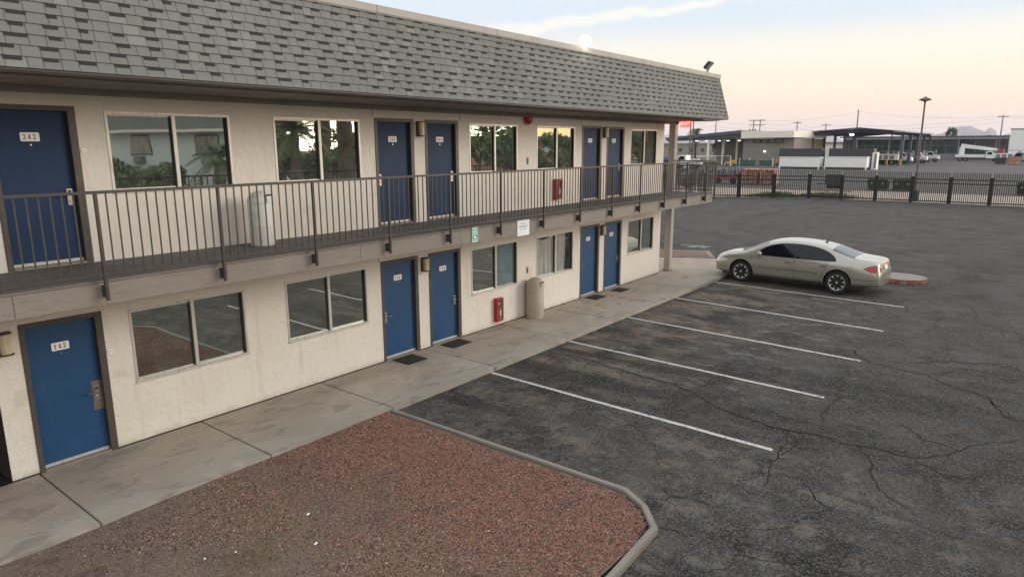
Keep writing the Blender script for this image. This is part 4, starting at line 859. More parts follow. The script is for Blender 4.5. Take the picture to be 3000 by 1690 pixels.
    for y in WY:
        for s in (1, -1):
            xo = s*.905; tr = MB(); w_ = .20
            pf = [(.235, .004), (.25, 0), (.322, .0), (.342, .018), (.35, .05), (.35, .15), (.342, .185), (.32, .20), (.20, .20)]
            tr.lathe([(r_, xo-s*h_) for r_, h_ in pf], 40, (0, y, .35), 0, 'x')
            wh = build('wheel', tr, 'tyre', car, smooth=True)
            rm = MB(); rm.lathe([(.212, xo-s*.05), (.224, xo-s*.0), (.236, xo+s*.006), (.236, xo-s*.012)][::-1], 40, (0, y, .35), 0, 'x')
            for q in range(9):
                a_ = 2*math.pi*q/9+.2; ca, sa = math.cos(a_), math.sin(a_)
                def P(r_, tt, h_): return (xo-s*h_, y+r_*ca-tt*sa, .35+r_*sa+tt*ca)
                rm.add([P(.04, -.02, .015), P(.04, .02, .015), P(.222, .025, .004), P(.222, -.025, .004), P(.04, -.012, .012), P(.04, .012, .012), P(.222, .017, .0), P(.222, -.017, .0)], [(4, 5, 6, 7), (0, 1, 5, 4), (1, 2, 6, 5), (3, 0, 4, 7)])
            rm.lathe([(.001, xo+s*.002), (.03, xo-s*.0), (.045, xo-s*.015)], 20, (0, y, .35), 0, 'x'); build('rim', rm, 'alloy', wh, smooth=True)
            dk = MB().lathe([(.001, xo-s*.07), (.21, xo-s*.07)], 24, (0, y, .35), 0, 'x'); build('brake_disc', dk, 'trimdark', wh)
    g = MB().box(-.8, .8, -2.2, 2.2, .20, .32); build('underbody', g, 'trimdark', car)
    return car
car = make_car(); car.scale = (1, 1.01, 1.025); car.location = (22.97, -4.22, GZ); car.rotation_euler.z = R(-2.6)

# ------------------------------------------------------------------ iron fence
FX = 61.3
fence = empty('iron_fence', (FX, 0, GZ), 'long black iron fence with curved picket tops at the far edge of the lot', 'fence')
step = 2.53; ys = [-9.49-step*8+step*k for k in range(0, 23)]
def fx(y): return 61.2 if y < 5.6 else 61.2-(y-5.6)*.52
for y in ys: x = fx(y); build('post', MB().box(x-.1, x+.1, y-.1, y+.1, GZ, 1.90).box(x-.11, x+.11, y-.11, y+.11, 1.90, 1.93), 'blackiron', fence)
for a, b in zip(ys, ys[1:]):
    p = MB(); k = 19
    for q in range(1, k):
        yy = a+(b-a)*q/k; x = fx(a)+(fx(b)-fx(a))*q/k
        p.tube([(x-.03, yy, GZ+.06), (x-.03, yy, 1.86), (x-.06, yy, 2.06), (x-.16, yy, 2.24)], .034, 4, cap=False)
    build('picket_panel', p, 'blackiron', fence)
    for z_ in (GZ+.17, 1.43, 1.73):
        xa, xb = fx(a)+.05, fx(b)+.05; build('rail', MB().tube([(xa, a+.08, z_), (xb, b-.08, z_)], .05, 4), 'blackiron', fence)
# light pole
e = empty('lamp_post', (62.8, -1.9, GZ), 'tall brown lamp post standing behind the iron fence', 'lamp post')
build('pole', MB().tube([(62.8, -1.9, .5), (62.8, -1.87, 7.55)], [.085, .06], 10), 'wood', e)
build('pole_base', MB().lathe([(.34, GZ), (.34, .72), (.2, .76)], 16, (62.8, -1.9, 0)).box(62.62, 62.98, -2.08, -1.72, .76, .82), 'darkgrey', e)
build('lamp_head', MB().lathe([(.06, 7.5), (.1, 7.62), (.42, 7.70), (.42, 7.78), (.15, 7.90), (.05, 7.98)], 16, (62.8, -1.87, 0)), 'wood', e)
# weeds along the fence
mb = MB()
for _ in range(1700):
    c = random.choice([(8.8, 1.3), (8.2, .8), (4.8, .6), (3.8, .9), (5.4, 1.6)]); y = random.gauss(*c); x = random.gauss(62.6, .6)
    x -= 61.2-fx(y)
    if x < fx(y)+.3: continue
    h = random.uniform(.1, .42)*math.exp(-((y-c[0])/1.5)**2); t = random.uniform(0, 6.28)
    mb.tube([(x, y, GZ), (x+.06*math.cos(t), y+.06*math.sin(t), h*.6), (x+.2*math.cos(t), y+.2*math.sin(t), h)], [.03, .025, .004], 3, cap=False)
tag(build('weeds', mb, 'weed'), 'green weeds growing along the far side of the iron fence', 'weeds', kind='stuff')

def leafclump(mb, c, r, n, ls, sq=1.):
    for _ in range(n):
        d_ = Vector((random.gauss(0, 1), random.gauss(0, 1), random.gauss(0, 1))).normalized(); p = Vector(c)+Vector((d_.x, d_.y, d_.z*sq))*r*random.uniform(.55, 1.05)
        a = Vector((random.gauss(0, 1), random.gauss(0, 1), random.gauss(0, 1))).normalized(); b = a.cross(d_).normalized(); l = ls*random.uniform(.6, 1.4)
        mb.add([p-a*l, p+b*l*.45, p+a*l, p-b*l*.45], [(0, 1, 2, 3)])
def tree(x, y, h, r, lb, cat='tree', nm='tree', n=2600, ls=.12, sq=.8, mt='foliage', group=None, sep=None):
    e = empty(nm, (x, y, GZ), lb, cat, group); tk = MB(); top = h-r*sq*1.1
    tk.tube([(x, y, GZ), (x+.1*r, y, top*.5), (x, y+.1*r, top)], [.06*r+.05, .045*r+.04, .03*r+.02], 8)
    cr_ = MB(); m_ = max(6, int(n/150))
    for q in range(m_):
        t = random.uniform(0, 6.28); u = random.uniform(-.9, 1); rr_ = math.sqrt(max(0, 1-u*u))*r*random.uniform(.45, .85)
        c = (x+rr_*math.cos(t), y+rr_*math.sin(t), top+r*sq*.45+u*r*sq*.75)
        tk.tube([(x, y, top*.85), tuple((Vector((x, y, top))+Vector(c))/2), c], [.025*r+.02, .015*r+.012, .006], 5)
        leafclump(cr_, c, r*random.uniform(.28, .45), n//m_, ls, sq)
    build('trunk', tk, 'bark', e); build('crown', cr_, mt, e); return e
def palm(x, y, h, r, lb, group=None, nf=34, thick=.22, skirt=0, nm='palm_tree'):
    e = empty(nm, (x, y, GZ), lb, 'palm', group)
    tk = MB(); rs = [thick*1.4]+[thick*(1+.12*((q % 2)-.5)) for q in range(1, 22)]
    tk.tube([(x+.15*math.sin(q/21*1.2), y, GZ+(h-GZ)*q/21) for q in range(22)], rs, 10); build('trunk', tk, 'bark', e)
    cr_ = MB(); base = Vector((x+.14, y, h))
    for q in range(nf):
        t = q*2.4; el = random.uniform(-.5, 1.25); L_ = r*random.uniform(.85, 1.1); pts = []
        for k in range(9):
            u = k/8; pts.append(base+Vector((math.cos(t)*math.cos(el)*L_*u, math.sin(t)*math.cos(el)*L_*u, math.sin(el)*L_*u-.55*L_*u*u)))
        cr_.tube(pts, [.02]*9, 3, cap=False)
        for k in range(1, 9):
            for s in (-1, 1):
                dd = (pts[k]-pts[k-1]).normalized(); sd = dd.cross(Vector((0, 0, 1))).normalized()*s
                for w_ in (0, .5):
                    p0 = pts[k-1]+(pts[k]-pts[k-1])*w_; l = .32*r*(1-.6*abs(k/8-.4)); tip = p0+sd*l*.8+dd*l*.5+Vector((0, 0, -l*.35)); cr_.add([p0, p0+dd*.05*r, tip], [(0, 1, 2)])
    if skirt:
        for _ in range(skirt):
            t = random.uniform(0, 6.28); z_ = h-random.uniform(.2, 1)*r*.9; p0 = Vector((x+.14+thick*math.cos(t), y+thick*math.sin(t), z_)); tip = p0+Vector((.35*r*math.cos(t), .35*r*math.sin(t), -.5*r)); sd = Vector((-math.sin(t), math.cos(t), 0))*.06
            cr_.add([p0-sd, p0+sd, tip], [(0, 1, 2)])
    build('crown', cr_, 'palmleaf', e); return e

# ------------------------------------------------------------------ works yard beyond the fence
def skip(x, y0, y1, h, lb):
    e = empty('white_container', (x, (y0+y1)/2, GZ), lb, 'container', 'white containers in the works yard')
    c = MB(); d = 2.4; c.box(x, x+d, y0, y1, .30, h)
    k = 14
    for q in range(k+1): yy = y0+.05+(y1-y0-.1)*q/k; c.box(x-.06, x, yy-.04, yy+.04, .34, h-.12)
    c.box(x-.09, x+d, y0-.03, y1+.03, h-.12, h); c.box(x-.08, x+.1, y0, y0+.2, GZ, .30); c.box(x-.08, x+.1, y1-.2, y1, GZ, .30)
    build('container_body', c, 'white', e, bevel=.015); build('skid_frame', MB().box(x+.05, x+d, y0+.3, y1-.3, GZ+.05, .30), 'darkgrey', e)
skip(133, 23.2, 30.35, 2.12, 'white ribbed container left of its twin beyond the fence'); skip(134, 15.6, 22.6, 2.2, 'white ribbed container right of its twin beyond the fence')
def darkc(x, y0, y1, lb):
    e = empty('dark_container', (x, (y0+y1)/2, GZ), lb, 'container', 'dark boxes behind the white containers')
    build('container_body', MB().box(x, x+2.5, y0, y1, .25, 3.5).box(x-.05, x, y0, y0+.12, .25, 3.55).box(x-.05, x, y1-.12, y1, .25, 3.55).box(x-.05, x+2.5, y0, y1, 3.5, 3.58), 'darkgrey', e, bevel=.02); build('skid_frame', MB().box(x+.2, x+2.3, y0+.4, y1-.4, GZ, .25), 'blackiron', e)
darkc(138, 24.2, 32.0, 'dark grey box behind the left white container'); darkc(139, 15.6, 23.2, 'dark grey box behind the right white container')
build_e = empty('white_cabinet', (136.5, 14.9, GZ), 'narrow white cabinet at the right end of the white containers', 'cabinet'); build('cabinet_body', MB().box(136.4, 138, 14.5, 15.3, GZ, 2.9).box(136.36, 136.4, 14.95, 14.99, .1, 2.8), 'white', build_e, bevel=.02); build('cabinet_door', MB().box(136.36, 136.4, 14.58, 14.9, .2, 2.7), 'grey', build_e)
# open steel canopy
e = empty('steel_canopy', (164, 23, GZ), 'open blue grey steel canopy with a low gable roof in the works yard', 'canopy')
XF, XB = 164., 207.; yl, yr, yp = 34.4, 14.8, 23.6
for x in (166, 176, 186, 196, 206):
    for y, zt__ in ((33.4, 6.6), (15.4, 6.45)):
        build('column', MB().box(x-.2, x+.2, y-.3, y+.3, GZ, zt__).box(x-.3, x+.3, y-.4, y+.4, GZ, .1), 'bluesteel', e)
    c = MB()
    c.add([(x-.15, yl-.6, 6.15), (x+.15, yl-.6, 6.15), (x+.15, yp, 6.95), (x-.15, yp, 6.95), (x-.15, yl-.6, 6.9), (x+.15, yl-.6, 6.9), (x+.15, yp, 7.6), (x-.15, yp, 7.6)], [(0, 1, 2, 3), (4, 5, 6, 7), (0, 4, 7, 3), (1, 2, 6, 5)])
    c.add([(x-.15, yr+.6, 6.05), (x+.15, yr+.6, 6.05), (x+.15, yp, 6.95), (x-.15, yp, 6.95), (x-.15, yr+.6, 6.8), (x+.15, yr+.6, 6.8), (x+.15, yp, 7.6), (x-.15, yp, 7.6)], [(0, 1, 2, 3), (4, 5, 6, 7), (0, 4, 7, 3), (1, 2, 6, 5)])
    build('roof_beam', c, 'bluesteel', e)
c = MB(); c.add([(XF, yl, 6.95), (XB, yl, 6.95), (XB, yp, 7.72), (XF, yp, 7.72), (XF, yl, 7.15), (XB, yl, 7.15), (XB, yp, 7.9), (XF, yp, 7.9)], [(0, 1, 2, 3), (4, 5, 6, 7), (0, 4, 7, 3), (0, 1, 5, 4), (1, 2, 6, 5)])
c.add([(XF, yr, 6.8), (XB, yr, 6.8), (XB, yp, 7.72), (XF, yp, 7.72), (XF, yr, 7.0), (XB, yr, 7.0), (XB, yp, 7.9), (XF, yp, 7.9)], [(0, 1, 2, 3), (4, 5, 6, 7), (0, 4, 7, 3), (0, 1, 5, 4), (1, 2, 6, 5)]); build('roof', c, 'bluesteel', e)
build('canopy_lamp', MB().box(167, 167.5, 25.3, 26., 6.35, 6.5), 'lampon', e)
for y in (14.9, 17.4): tag(build('bollard', MB().lathe([(.12, GZ), (.12, 1.25), (.08, 1.32)], 10, (163, y, 0)), 'yellow', loc=(163, y, GZ)), 'yellow bollard under the %s of the steel canopy' % ('front right corner' if y < 16 else 'right bay'), 'bollard', 'yellow bollards at the steel canopy')
# low warehouse with wide white fascia and sloping open roof
e = empty('warehouse', (150, 44, GZ), 'low tan warehouse with a wide cream fascia and an open sloping roof', 'warehouse')
c = MB(); c.box(152, 175, 33.4, 44.2, GZ, 5.6); build('wall', c, 'warehouse', e); build('side_wall', MB().box(158, 175, 44.25, 53, GZ, 5.7), 'grey', e)
build('fascia', MB().box(150, 176, 33.0, 44.1, 5.78, 7.15), 'cream', e); build('window_strip', MB().box(151.93, 152.0, 35.6, 42.0, 4.75, 5.45).box(151.9, 151.93, 35.5, 42.1, 4.66, 4.75), 'darkgrey', e)
for a in (35.9, 37.4, 39.0, 40.6): build('window', MB().box(151.88, 151.93, a, a+1.1, 4.85, 5.35), 'grey', e)
build('door', MB().box(151.93, 152, 36.2, 37.3, GZ, 2.9), 'grey', e); build('door_jamb', MB().box(151.9, 152, 35.6, 36.1, GZ, 3.1), 'darkgrey', e)
c = MB(); c.add([(150, 44.15, 6.75), (176, 44.15, 6.75), (176, 62, 5.45), (150, 62, 5.45), (150, 44.15, 7.45), (176, 44.15, 7.45), (176, 62, 5.95), (150, 62, 5.95)], [(0, 1, 2, 3), (4, 5, 6, 7), (0, 3, 7, 4), (3, 2, 6, 7), (0, 4, 5, 1)]); build('sloping_roof', c, 'bluesteel', e)
build('roof_beam', MB().add([(150.2, 44.15, 5.7), (150.5, 44.15, 5.7), (150.5, 61.6, 5.1), (150.2, 61.6, 5.1), (150.2, 44.15, 6.7), (150.5, 44.15, 6.7), (150.5, 61.6, 5.4), (150.2, 61.6, 5.4)], [(0, 1, 2, 3), (4, 5, 6, 7), (0, 3, 7, 4), (1, 2, 6, 5)]), 'darkgrey', e)
for y, x in ((60.5, 150.6), (51.6, 150.6), (49.3, 153.5), (47.2, 156.5)): build('column', MB().box(x-.2, x+.2, y-.25, y+.25, GZ, 5.7), 'cream', e)
for y in (48.6, 46.0, 53.5, 50.6, 56.0): build('roof_lamp', MB().box(154, 154.5, y-.25, y+.25, 5.15, 5.27), 'lampdim', e)
for y in (39.4, 34.5): build('wall_sconce', MB().box(151.78, 152, y-.18, y+.18, 2.75, 3.0), 'lampdim', e)
# yard things by the warehouse
def lowbin(x, y0, y1, h, mt, nm, lb, cat):
    e = empty(nm, (x, (y0+y1)/2, GZ), lb, cat); c = MB(); c.add([(x+.15, y0+.2, GZ+.1), (x+1.4, y0+.2, GZ+.1), (x+1.4, y1-.2, GZ+.1), (x+.15, y1-.2, GZ+.1), (x, y0, h), (x+1.6, y0, h), (x+1.6, y1, h), (x, y1, h)], [(0, 1, 2, 3), (0, 1, 5, 4), (1, 2, 6, 5), (2, 3, 7, 6), (3, 0, 4, 7), (4, 5, 6, 7)]); build('bin_body', c, mt, e, bevel=.03); build('rim', MB().box(x-.05, x+.05, y0-.05, y1+.05, h, h+.07), mt, e); return e
lowbin(146, 39.6, 42.6, 1.1, 'bingreen', 'low_skip', 'low green skip by the warehouse wall, nearest the forklift', 'skip'); lowbin(148, 36.5, 39.2, 1.0, 'bingreen', 'low_skip', 'low green skip by the warehouse wall, nearer the orange barrel', 'skip'); lowbin(148, 31.6, 33.3, .95, 'dgreen', 'low_skip', 'dark low skip left of the white containers', 'skip')
e = empty('orange_barrel', (147.5, 34.9, GZ), 'orange barrel mixer standing by the warehouse door', 'barrel'); build('drum', MB().lathe([(.3, .3), (.55, .5), (.6, 1.0), (.35, 1.5)], 14, (147.5, 34.9, 0)), 'orange', e, smooth=True); build('stand', MB().box(147.1, 147.9, 34.4, 35.4, GZ, .3), 'darkgrey', e)
for y in (43.0, 36.0, 40.9): tag(build('bollard', MB().lathe([(.1, GZ), (.1, 1.5), (.06, 1.55)], 8, (147.2, y, 0)), 'cream', loc=(147.2, y, GZ)), {43.0: 'cream bollard right of the yellow forklift', 36.0: 'cream bollard beside the orange barrel', 40.9: 'cream bollard behind the green skip'}[y], 'bollard', 'cream bollards by the warehouse')
# forklift (nose left)
def forklift(x, y):
    e = empty('forklift', (x, y, GZ), 'yellow forklift with a dark mast parked by the warehouse', 'forklift')
    build('body', MB().prism([(y-1.35, .25), (y-1.45, .6), (y-1.35, 1.1), (y-.7, 1.15), (y-.2, .8), (y+.7, .8), (y+.85, .25)], x-.5, x+.5, 0, 'x'), 'yellow', e, bevel=.05)
    build('overhead_guard', MB().tube([(x-.45, y+.6, .8), (x-.45, y+.35, 2.1), (x-.45, y-.95, 2.1), (x-.45, y-1.05, 1.1)], .04, 6).tube([(x+.45, y+.6, .8), (x+.45, y+.35, 2.1), (x+.45, y-.95, 2.1), (x+.45, y-1.05, 1.1)], .04, 6).box(x-.45, x+.45, y-.95, y+.35, 2.08, 2.13), 'blackiron', e)
    build('mast', MB().box(x-.4, x-.3, y+.95, y+1.15, .1, 2.3).box(x+.3, x+.4, y+.95, y+1.15, .1, 2.3).box(x-.4, x+.4, y+1.0, y+1.1, 2.2, 2.35).box(x-.3, x+.3, y+.98, y+1.1, .3, 1.9), 'blackiron', e)
    build('fork', MB().box(x-.3, x-.18, y+1.15, y+2.1, .05, .1).box(x+.18, x+.3, y+1.15, y+2.1, .05, .1), 'darkgrey', e); build('seat', MB().box(x-.25, x+.25, y-.55, y-.1, .8, 1.0).box(x-.25, x+.25, y-.62, y-.5, 1.0, 1.5), 'trimdark', e, bevel=.03)
    for yy in (y+.6, y-.95):
        for s in (-.5, .42): wh = build('wheel', MB().lathe([(.30, x+s-.12), (.34, x+s-.08), (.34, x+s+.08), (.30, x+s+.12)], 18, (0, yy, .25), 0, 'x'), 'tyre', e, smooth=True); build('rim', MB().lathe([(.16, x+s-.14), (.16, x+s+.13)], 12, (0, yy, .25), 0, 'x'), 'white', wh)
forklift(145, 44.6)
# generic service truck: nose towards -y (right in the picture) or +y
def truck(x, y, s, nm, lb, cat, bodyfn, mt='white', L_=7.5, group=None):
    e = empty(nm, (x, y, GZ), lb, cat, group)
    f = lambda v: y+s*v
    def bx(mb, a, b, x0, x1, z0, z1, mi=0): mb.box(x0, x1, min(f(a), f(b)), max(f(a), f(b)), z0, z1, mi)
    hl = L_/2; cab = [(f(hl-2.9), .7), (f(hl-2.9), 2.45), (f(hl-1.6), 2.45), (f(hl-1.05), 1.6), (f(hl-.1), 1.4), (f(hl), .6)]
    build('cab', MB().prism(cab, x-1., x+1., 0, 'x'), mt, e, bevel=.06)
    g = MB(); g.prism([(f(hl-2.6), 1.65), (f(hl-2.6), 2.3), (f(hl-1.7), 2.3), (f(hl-1.25), 1.65)], x-1.02, x-1.0, 0, 'x'); build('side_window', g, 'carglass', e)
    g = MB(); g.add([(x-.85, f(hl-1.57), 2.4), (x+.85, f(hl-1.57), 2.4), (x+.85, f(hl-1.02), 1.65), (x-.85, f(hl-1.02), 1.65)], [(0, 1, 2, 3)]); build('windscreen', g, 'carglass', e)
    c = MB(); bx(c, -hl, hl-.3, x-.5, x+.5, .5, .75); build('chassis', c, 'blackiron', e)
    for a in (hl-.95, -hl+1.2, -hl+2.4) if L_ > 7 else (hl-.95, -hl+1.2):
        for q in (-1.0, .72): wh = build('wheel', MB().lathe([(.44, x+q), (.5, x+q+.04), (.5, x+q+.24), (.44, x+q+.28)], 20, (0, f(a), .41), 0, 'x'), 'tyre', e, smooth=True); build('rim', MB().lathe([(.24, x+q-.01), (.24, x+q+.29)], 14, (0, f(a), .41), 0, 'x'), 'grey', wh)
    bodyfn(e, bx, f, hl, x); return e
def utilbody(e, bx, f, hl, x):
    c = MB(); bx(c, -hl, hl-3.1, x-1.1, x+1.1, .95, 2.1); bx(c, -hl, hl-3.1, x-1.14, x-1.1, 1.5, 1.55); build('service_body', c, 'white', e, bevel=.03)
    c = MB(); bx(c, -hl, hl-.8, x-.9, x-.8, 2.75, 2.85); bx(c, -hl, hl-.8, x+.8, x+.9, 2.75, 2.85)
    for a in (-hl+.2, -hl+2.2, hl-3.2, hl-1): bx(c, a, a+.08, x-.9, x+.9, 2.1, 2.85)
    build('ladder_rack', c, 'grey', e)
    c = MB()
    for q in range(3): bx(c, -hl+.8+q*1.2, -hl+1.7+q*1.2, x-1.125, x-1.1, 1.05, 1.95)
    build('locker_door', c, 'grey', e)
for x, y, s, lb in [(172, 20.4, 1, 'white service truck under the left half of the steel canopy'), (180, 18.9, -1, 'white service truck behind the first one under the steel canopy'), (190, 17.2, -1, 'white service truck deep under the steel canopy near its right columns'), (205, 16.5, -1, 'white service truck at the far right end of the steel canopy')]: truck(x, y, s, 'service_truck', lb, 'truck', utilbody, group='white service trucks under the canopy')
def boombody(e, bx, f, hl, x):
    c = MB(); bx(c, -hl, hl-3.1, x-1.1, x+1.1, .95, 1.6); build('flat_bed', c, 'white', e, bevel=.03)
    c = MB(); bx(c, -hl+.7, -hl+1.8, x-.6, x+.6, 1.6, 3.6); build('turret', c, 'white', e, bevel=.08)
    c = MB(); a, b = f(-hl+1.0), f(hl-.5); c.add([(x-.35, a, 3.4), (x+.35, a, 3.4), (x+.35, b, 1.9+.6), (x-.35, b, 1.9+.6), (x-.35, a, 4.4), (x+.35, a, 4.4), (x+.35, b, 3.2), (x-.35, b, 3.2)], [(0, 1, 2, 3), (4, 5, 6, 7), (0, 3, 7, 4), (1, 2, 6, 5), (0, 1, 5, 4), (2, 3, 7, 6)]); build('boom', c, 'white', e)
    c = MB(); bx(c, hl-.5, hl+.9, x-.6, x+.6, 2.0, 3.3); build('bucket', c, 'red', e, bevel=.05)
truck(215, 5.6, -1, 'bucket_truck', 'white bucket truck with a folded boom and red bucket in front of the long carport', 'truck', boombody, L_=9.5)
truck(205, -2.4, -1, 'flatbed_truck', 'white flatbed truck parked right of the bucket truck', 'truck', utilbody, L_=8.5)
def loaderbody(e, bx, f, hl, x):
    c = MB(); bx(c, -hl, hl-3.1, x-1.1, x+1.1, .9, 1.7); build('service_body', c, 'darkgrey', e, bevel=.05)
truck(190, -4.9, 1, 'pickup_truck', 'grey pickup truck at the right edge in the works yard', 'pickup', loaderbody, mt='grey', L_=6)
for k, (x, y) in enumerate([(186, -.9), (184, -3.4)]): lowbin(x, y-1.1, y+1.1, 1.3, 'darkgrey' if k == 0 else 'terracotta', 'steel_skip', ['dark steel skip in front of the flatbed truck', 'rusty steel skip at the right edge of the yard'][k], 'skip')
# long carport with dark green glass
e = empty('long_carport', (240, 18, GZ), 'long low building with a dark roof edge, white fascia and green glass', 'building')
build('roof', MB().box(237, 262, .4, 44, 6.25, 6.65), 'bluesteel', e); build('fascia', MB().box(238, 262, .4, 43, 5.75, 6.2), 'white', e); build('glazing', MB().box(240, 260, .5, 43, 1.55, 5.74), 'greenglass', e)
c = MB()
for q in range(18): c.box(239.9, 240, 1+q*2.4, 1.1+q*2.4, 1.55, 5.74)
c.box(239.88, 239.9, .5, 43, 3.75, 3.85); build('mullions', c, 'grey', e); build('low_wall', MB().box(239.7, 260, .5, 43, GZ, 1.54), 'grey', e)
for q in range(5): build('column', MB().box(238.2, 238.6, 3+q*9, 3.35+q*9, GZ, 5.74), 'grey', e)
e = empty('white_block', (232, -4, GZ), 'tall plain white block building at the right edge of the yard', 'building')
build('wall', MB().box(232, 250, -14, .0, GZ, 8.1), 'white', e); build('roof_cap', MB().box(231.9, 250, -14.1, .1, 8.12, 8.4), 'grey', e); build('door', MB().box(231.93, 232, -3.2, -2.2, GZ, 2.3), 'grey', e)
# far shed row between the warehouse and the canopy
for k, (x, y0, y1, h, mt, lb) in enumerate([(250, 45, 62, 4.6, 'cream', 'pale tank shed right behind the warehouse'), (300, 22, 62, 4.3, 'desert', 'long low sand coloured shed behind the steel canopy'), (290, 62, 150, 4.5, 'warehouse', 'low brown building far behind the open sloping roof')]):
    e = empty('far_shed', (x, (y0+y1)/2, GZ), lb, 'shed'); build('wall', MB().box(x, x+15, y0, y1, GZ, h), mt, e); build('roof', MB().box(x-.5, x+15.5, y0-.5, y1+.5, h, h+.5), 'grey', e)
    yy = y0+2
    while yy < y1-3: build('window', MB().box(x-.05, x, yy, yy+1.6, 1.2, 2.8), 'darkgrey', e); yy += 5.2
# things just behind the fence
def dump(x, y, lb):
    e = empty('green_dumpster', (x, y, GZ), lb, 'dumpster', 'dark green dumpsters behind the fence')
    build('bin_body', MB().prism([(x-.8, GZ+.12), (x+.8, GZ+.12), (x+.95, .85), (x-.95, .95)], y-.85, y+.85, 0, 'y'), 'dgreen', e, bevel=.03); build('lid', MB().prism([(x-1., .95), (x+1., .85), (x+1., .92), (x-1., 1.02)], y-.88, y+.88, 0, 'y'), 'trimdark', e)
    for yy in (y-.5, y+.5): build('side_pocket', MB().box(x-.93, x-.8, yy-.1, yy+.1, .5, .75), 'grey', e)
    for yy in (y-.75, y+.75): build('caster', MB().lathe([(.1, yy-.04), (.1, yy+.04)], 10, (x-.6, 0, GZ+.1), 0, 'y'), 'tyre', e)
dump(76.5, 3.15, 'left dark green dumpster of the pair by the lamp post'); dump(76.5, .95, 'right dark green dumpster of the pair by the lamp post'); dump(76., -8.9, 'dark green dumpster at the right edge behind the fence')
e = empty('generator', (76.8, 7.3, GZ), 'dark boxy generator on wheels standing behind the fence', 'generator'); build('engine_box', MB().box(76, 77.4, 6.5, 8.1, .3, 1.35), 'dgreen', e, bevel=.05); build('axle', MB().lathe([(.25, 6.6), (.25, 8.0)], 12, (76.6, 0, .16), 0, 'y'), 'tyre', e); build('hitch', MB().tube([(76.5, 8.1, .4), (76.5, 9.0, .3)], .05, 6), 'blackiron', e)
for k, (x, y) in enumerate([(78.5, 16.6), (78.5, 14.6)]):
    e = empty('block_pallet', (x, y, GZ), ['wrapped pallet of orange blocks left of the other behind the fence', 'wrapped pallet of orange blocks right of the other behind the fence'][k], 'pallet', 'pallets of orange blocks')
    build('wooden_base', MB().box(x-.9, x+.9, y-.9, y+.9, GZ, .08), 'wood', e); c = MB()
    for i in range(5):
        for j in range(6): c.box(x-.8, x+.8, y-.85+.35*i, y-.53+.35*i, .085+.27*j, .335+.27*j)
    build('block_stack', c, 'terracotta', e, bevel=.05)
e = empty('flat_trailer', (79, 19.6, GZ), 'dark red flat trailer loaded with scrap behind the fence', 'trailer'); build('deck', MB().box(78, 80, 17.8, 21.5, .55, .7), 'red', e); c = MB()
for _ in range(26):
    yy = random.uniform(18, 21.2); xx = random.uniform(78.2, 79.8); c.tube([(79+random.uniform(-.15, .15), 19.6+random.uniform(-.8, .8), .72), (xx, yy, .75), (xx+random.uniform(-.3, .3), yy+random.uniform(-.8, .8), random.uniform(.9, 1.9))], random.uniform(.03, .09), 5, cap=True)
build('scrap_load', c, ['darkgrey'], e)
for yy in (18.6, 20.4): build('wheel', MB().lathe([(.35, 78.0), (.35, 78.25)], 14, (0, yy, .26), 0, 'x'), 'tyre', e)
# dark bushes seen through the end railing
for k, (x, y, r_) in enumerate([(66, 22.3, 1.5), (67, 19.2, 1.3), (66.5, 25.6, 1.6)]):
    e = empty('dry_shrub', (x, y, GZ), ['bare brown shrub in the middle of the three behind the fence, seen through the railing', 'bare brown shrub nearest the trailer, seen through the railing', 'bare brown shrub nearest the motel column, seen through the railing'][k], 'shrub', 'dry shrubs behind the fence'); c = MB()
    for _ in range(260):
        t = random.uniform(0, 6.28); u = random.uniform(.3, 1.5); l = r_*random.uniform(.7, 1.1); p = Vector((x, y, GZ)); q_ = p+Vector((math.cos(t)*math.cos(u)*l, math.sin(t)*math.cos(u)*l, math.sin(u)*l*1.2)); c.tube([p, (p+q_)/2+Vector((0, 0, .1)), q_], [.02, .015, .006], 3, cap=False)
    build('twigs', c, 'drybush', e); c = MB(); leafclump(c, (x, y, r_*.6), r_*.85, 500, .06); build('leaves', c, 'drybush', e)
# cars and hut seen between the motel and its column
for k, (x, y, mt, lb) in enumerate([(118, 46.5, 'bluecar', 'blue pickup seen between the motel wall and its end column'), (121, 43.4, 'white', 'white pickup beside the blue one behind the end column')]):
    if mt == 'bluecar': MAT['bluecar'] = M('blue_car_paint', (.02, .06, .16), .35, coat=.6)
    truck(x, y, 1, 'pickup_truck', lb, 'pickup', lambda e, bx, f, hl, xx, mt=mt: build('cargo_box', (lambda c: (bx(c, -hl, hl-3.0, xx-.95, xx+.95, .8, 1.45), c)[1])(MB()), mt, e, bevel=.04), mt=mt, L_=5.4)
e = empty('white_wall', (128, 45, GZ), 'low white rendered wall in front of the open sloping roof', 'wall'); build('wall_face', MB().box(128, 128.3, 44.1, 49.3, GZ, 1.75), 'white', e); build('coping', MB().box(127.9, 128.4, 44.0, 49.4, 1.75, 1.85), 'darkgrey', e)
e = empty('yard_gate', (140, 46, GZ), 'light grey mesh gate in front of the warehouse', 'gate')
c = MB(); c.box(140, 140.08, 42.3, 42.4, GZ, 2.1); c.box(140, 140.08, 49.0, 49.1, GZ, 2.1); c.box(140, 140.08, 45.6, 45.7, GZ, 2.1); c.box(140, 140.06, 42.3, 49.1, 2.05, 2.12); build('gate_frame', c, 'white', e)
c = MB()
for q in range(44): c.box(140.02, 140.05, 42.4+q*.15, 42.42+q*.15, .1, 2.05)
build('mesh_panel', c, 'grey', e)
tree(175, 58.5, 4.4, 2.5, 'round green tree under the open sloping roof', n=1800, ls=.22)
palm(172, 64.0, 7.6, 2.4, 'brown skirted palm rising behind the sloping roof', nf=30, thick=.3, skirt=260)
tree(300, 20.6, 9.8, 2.0, 'leaning brown crowned tree above the long carport', n=1500, ls=.3, sq=1.5, mt='palmleaf')
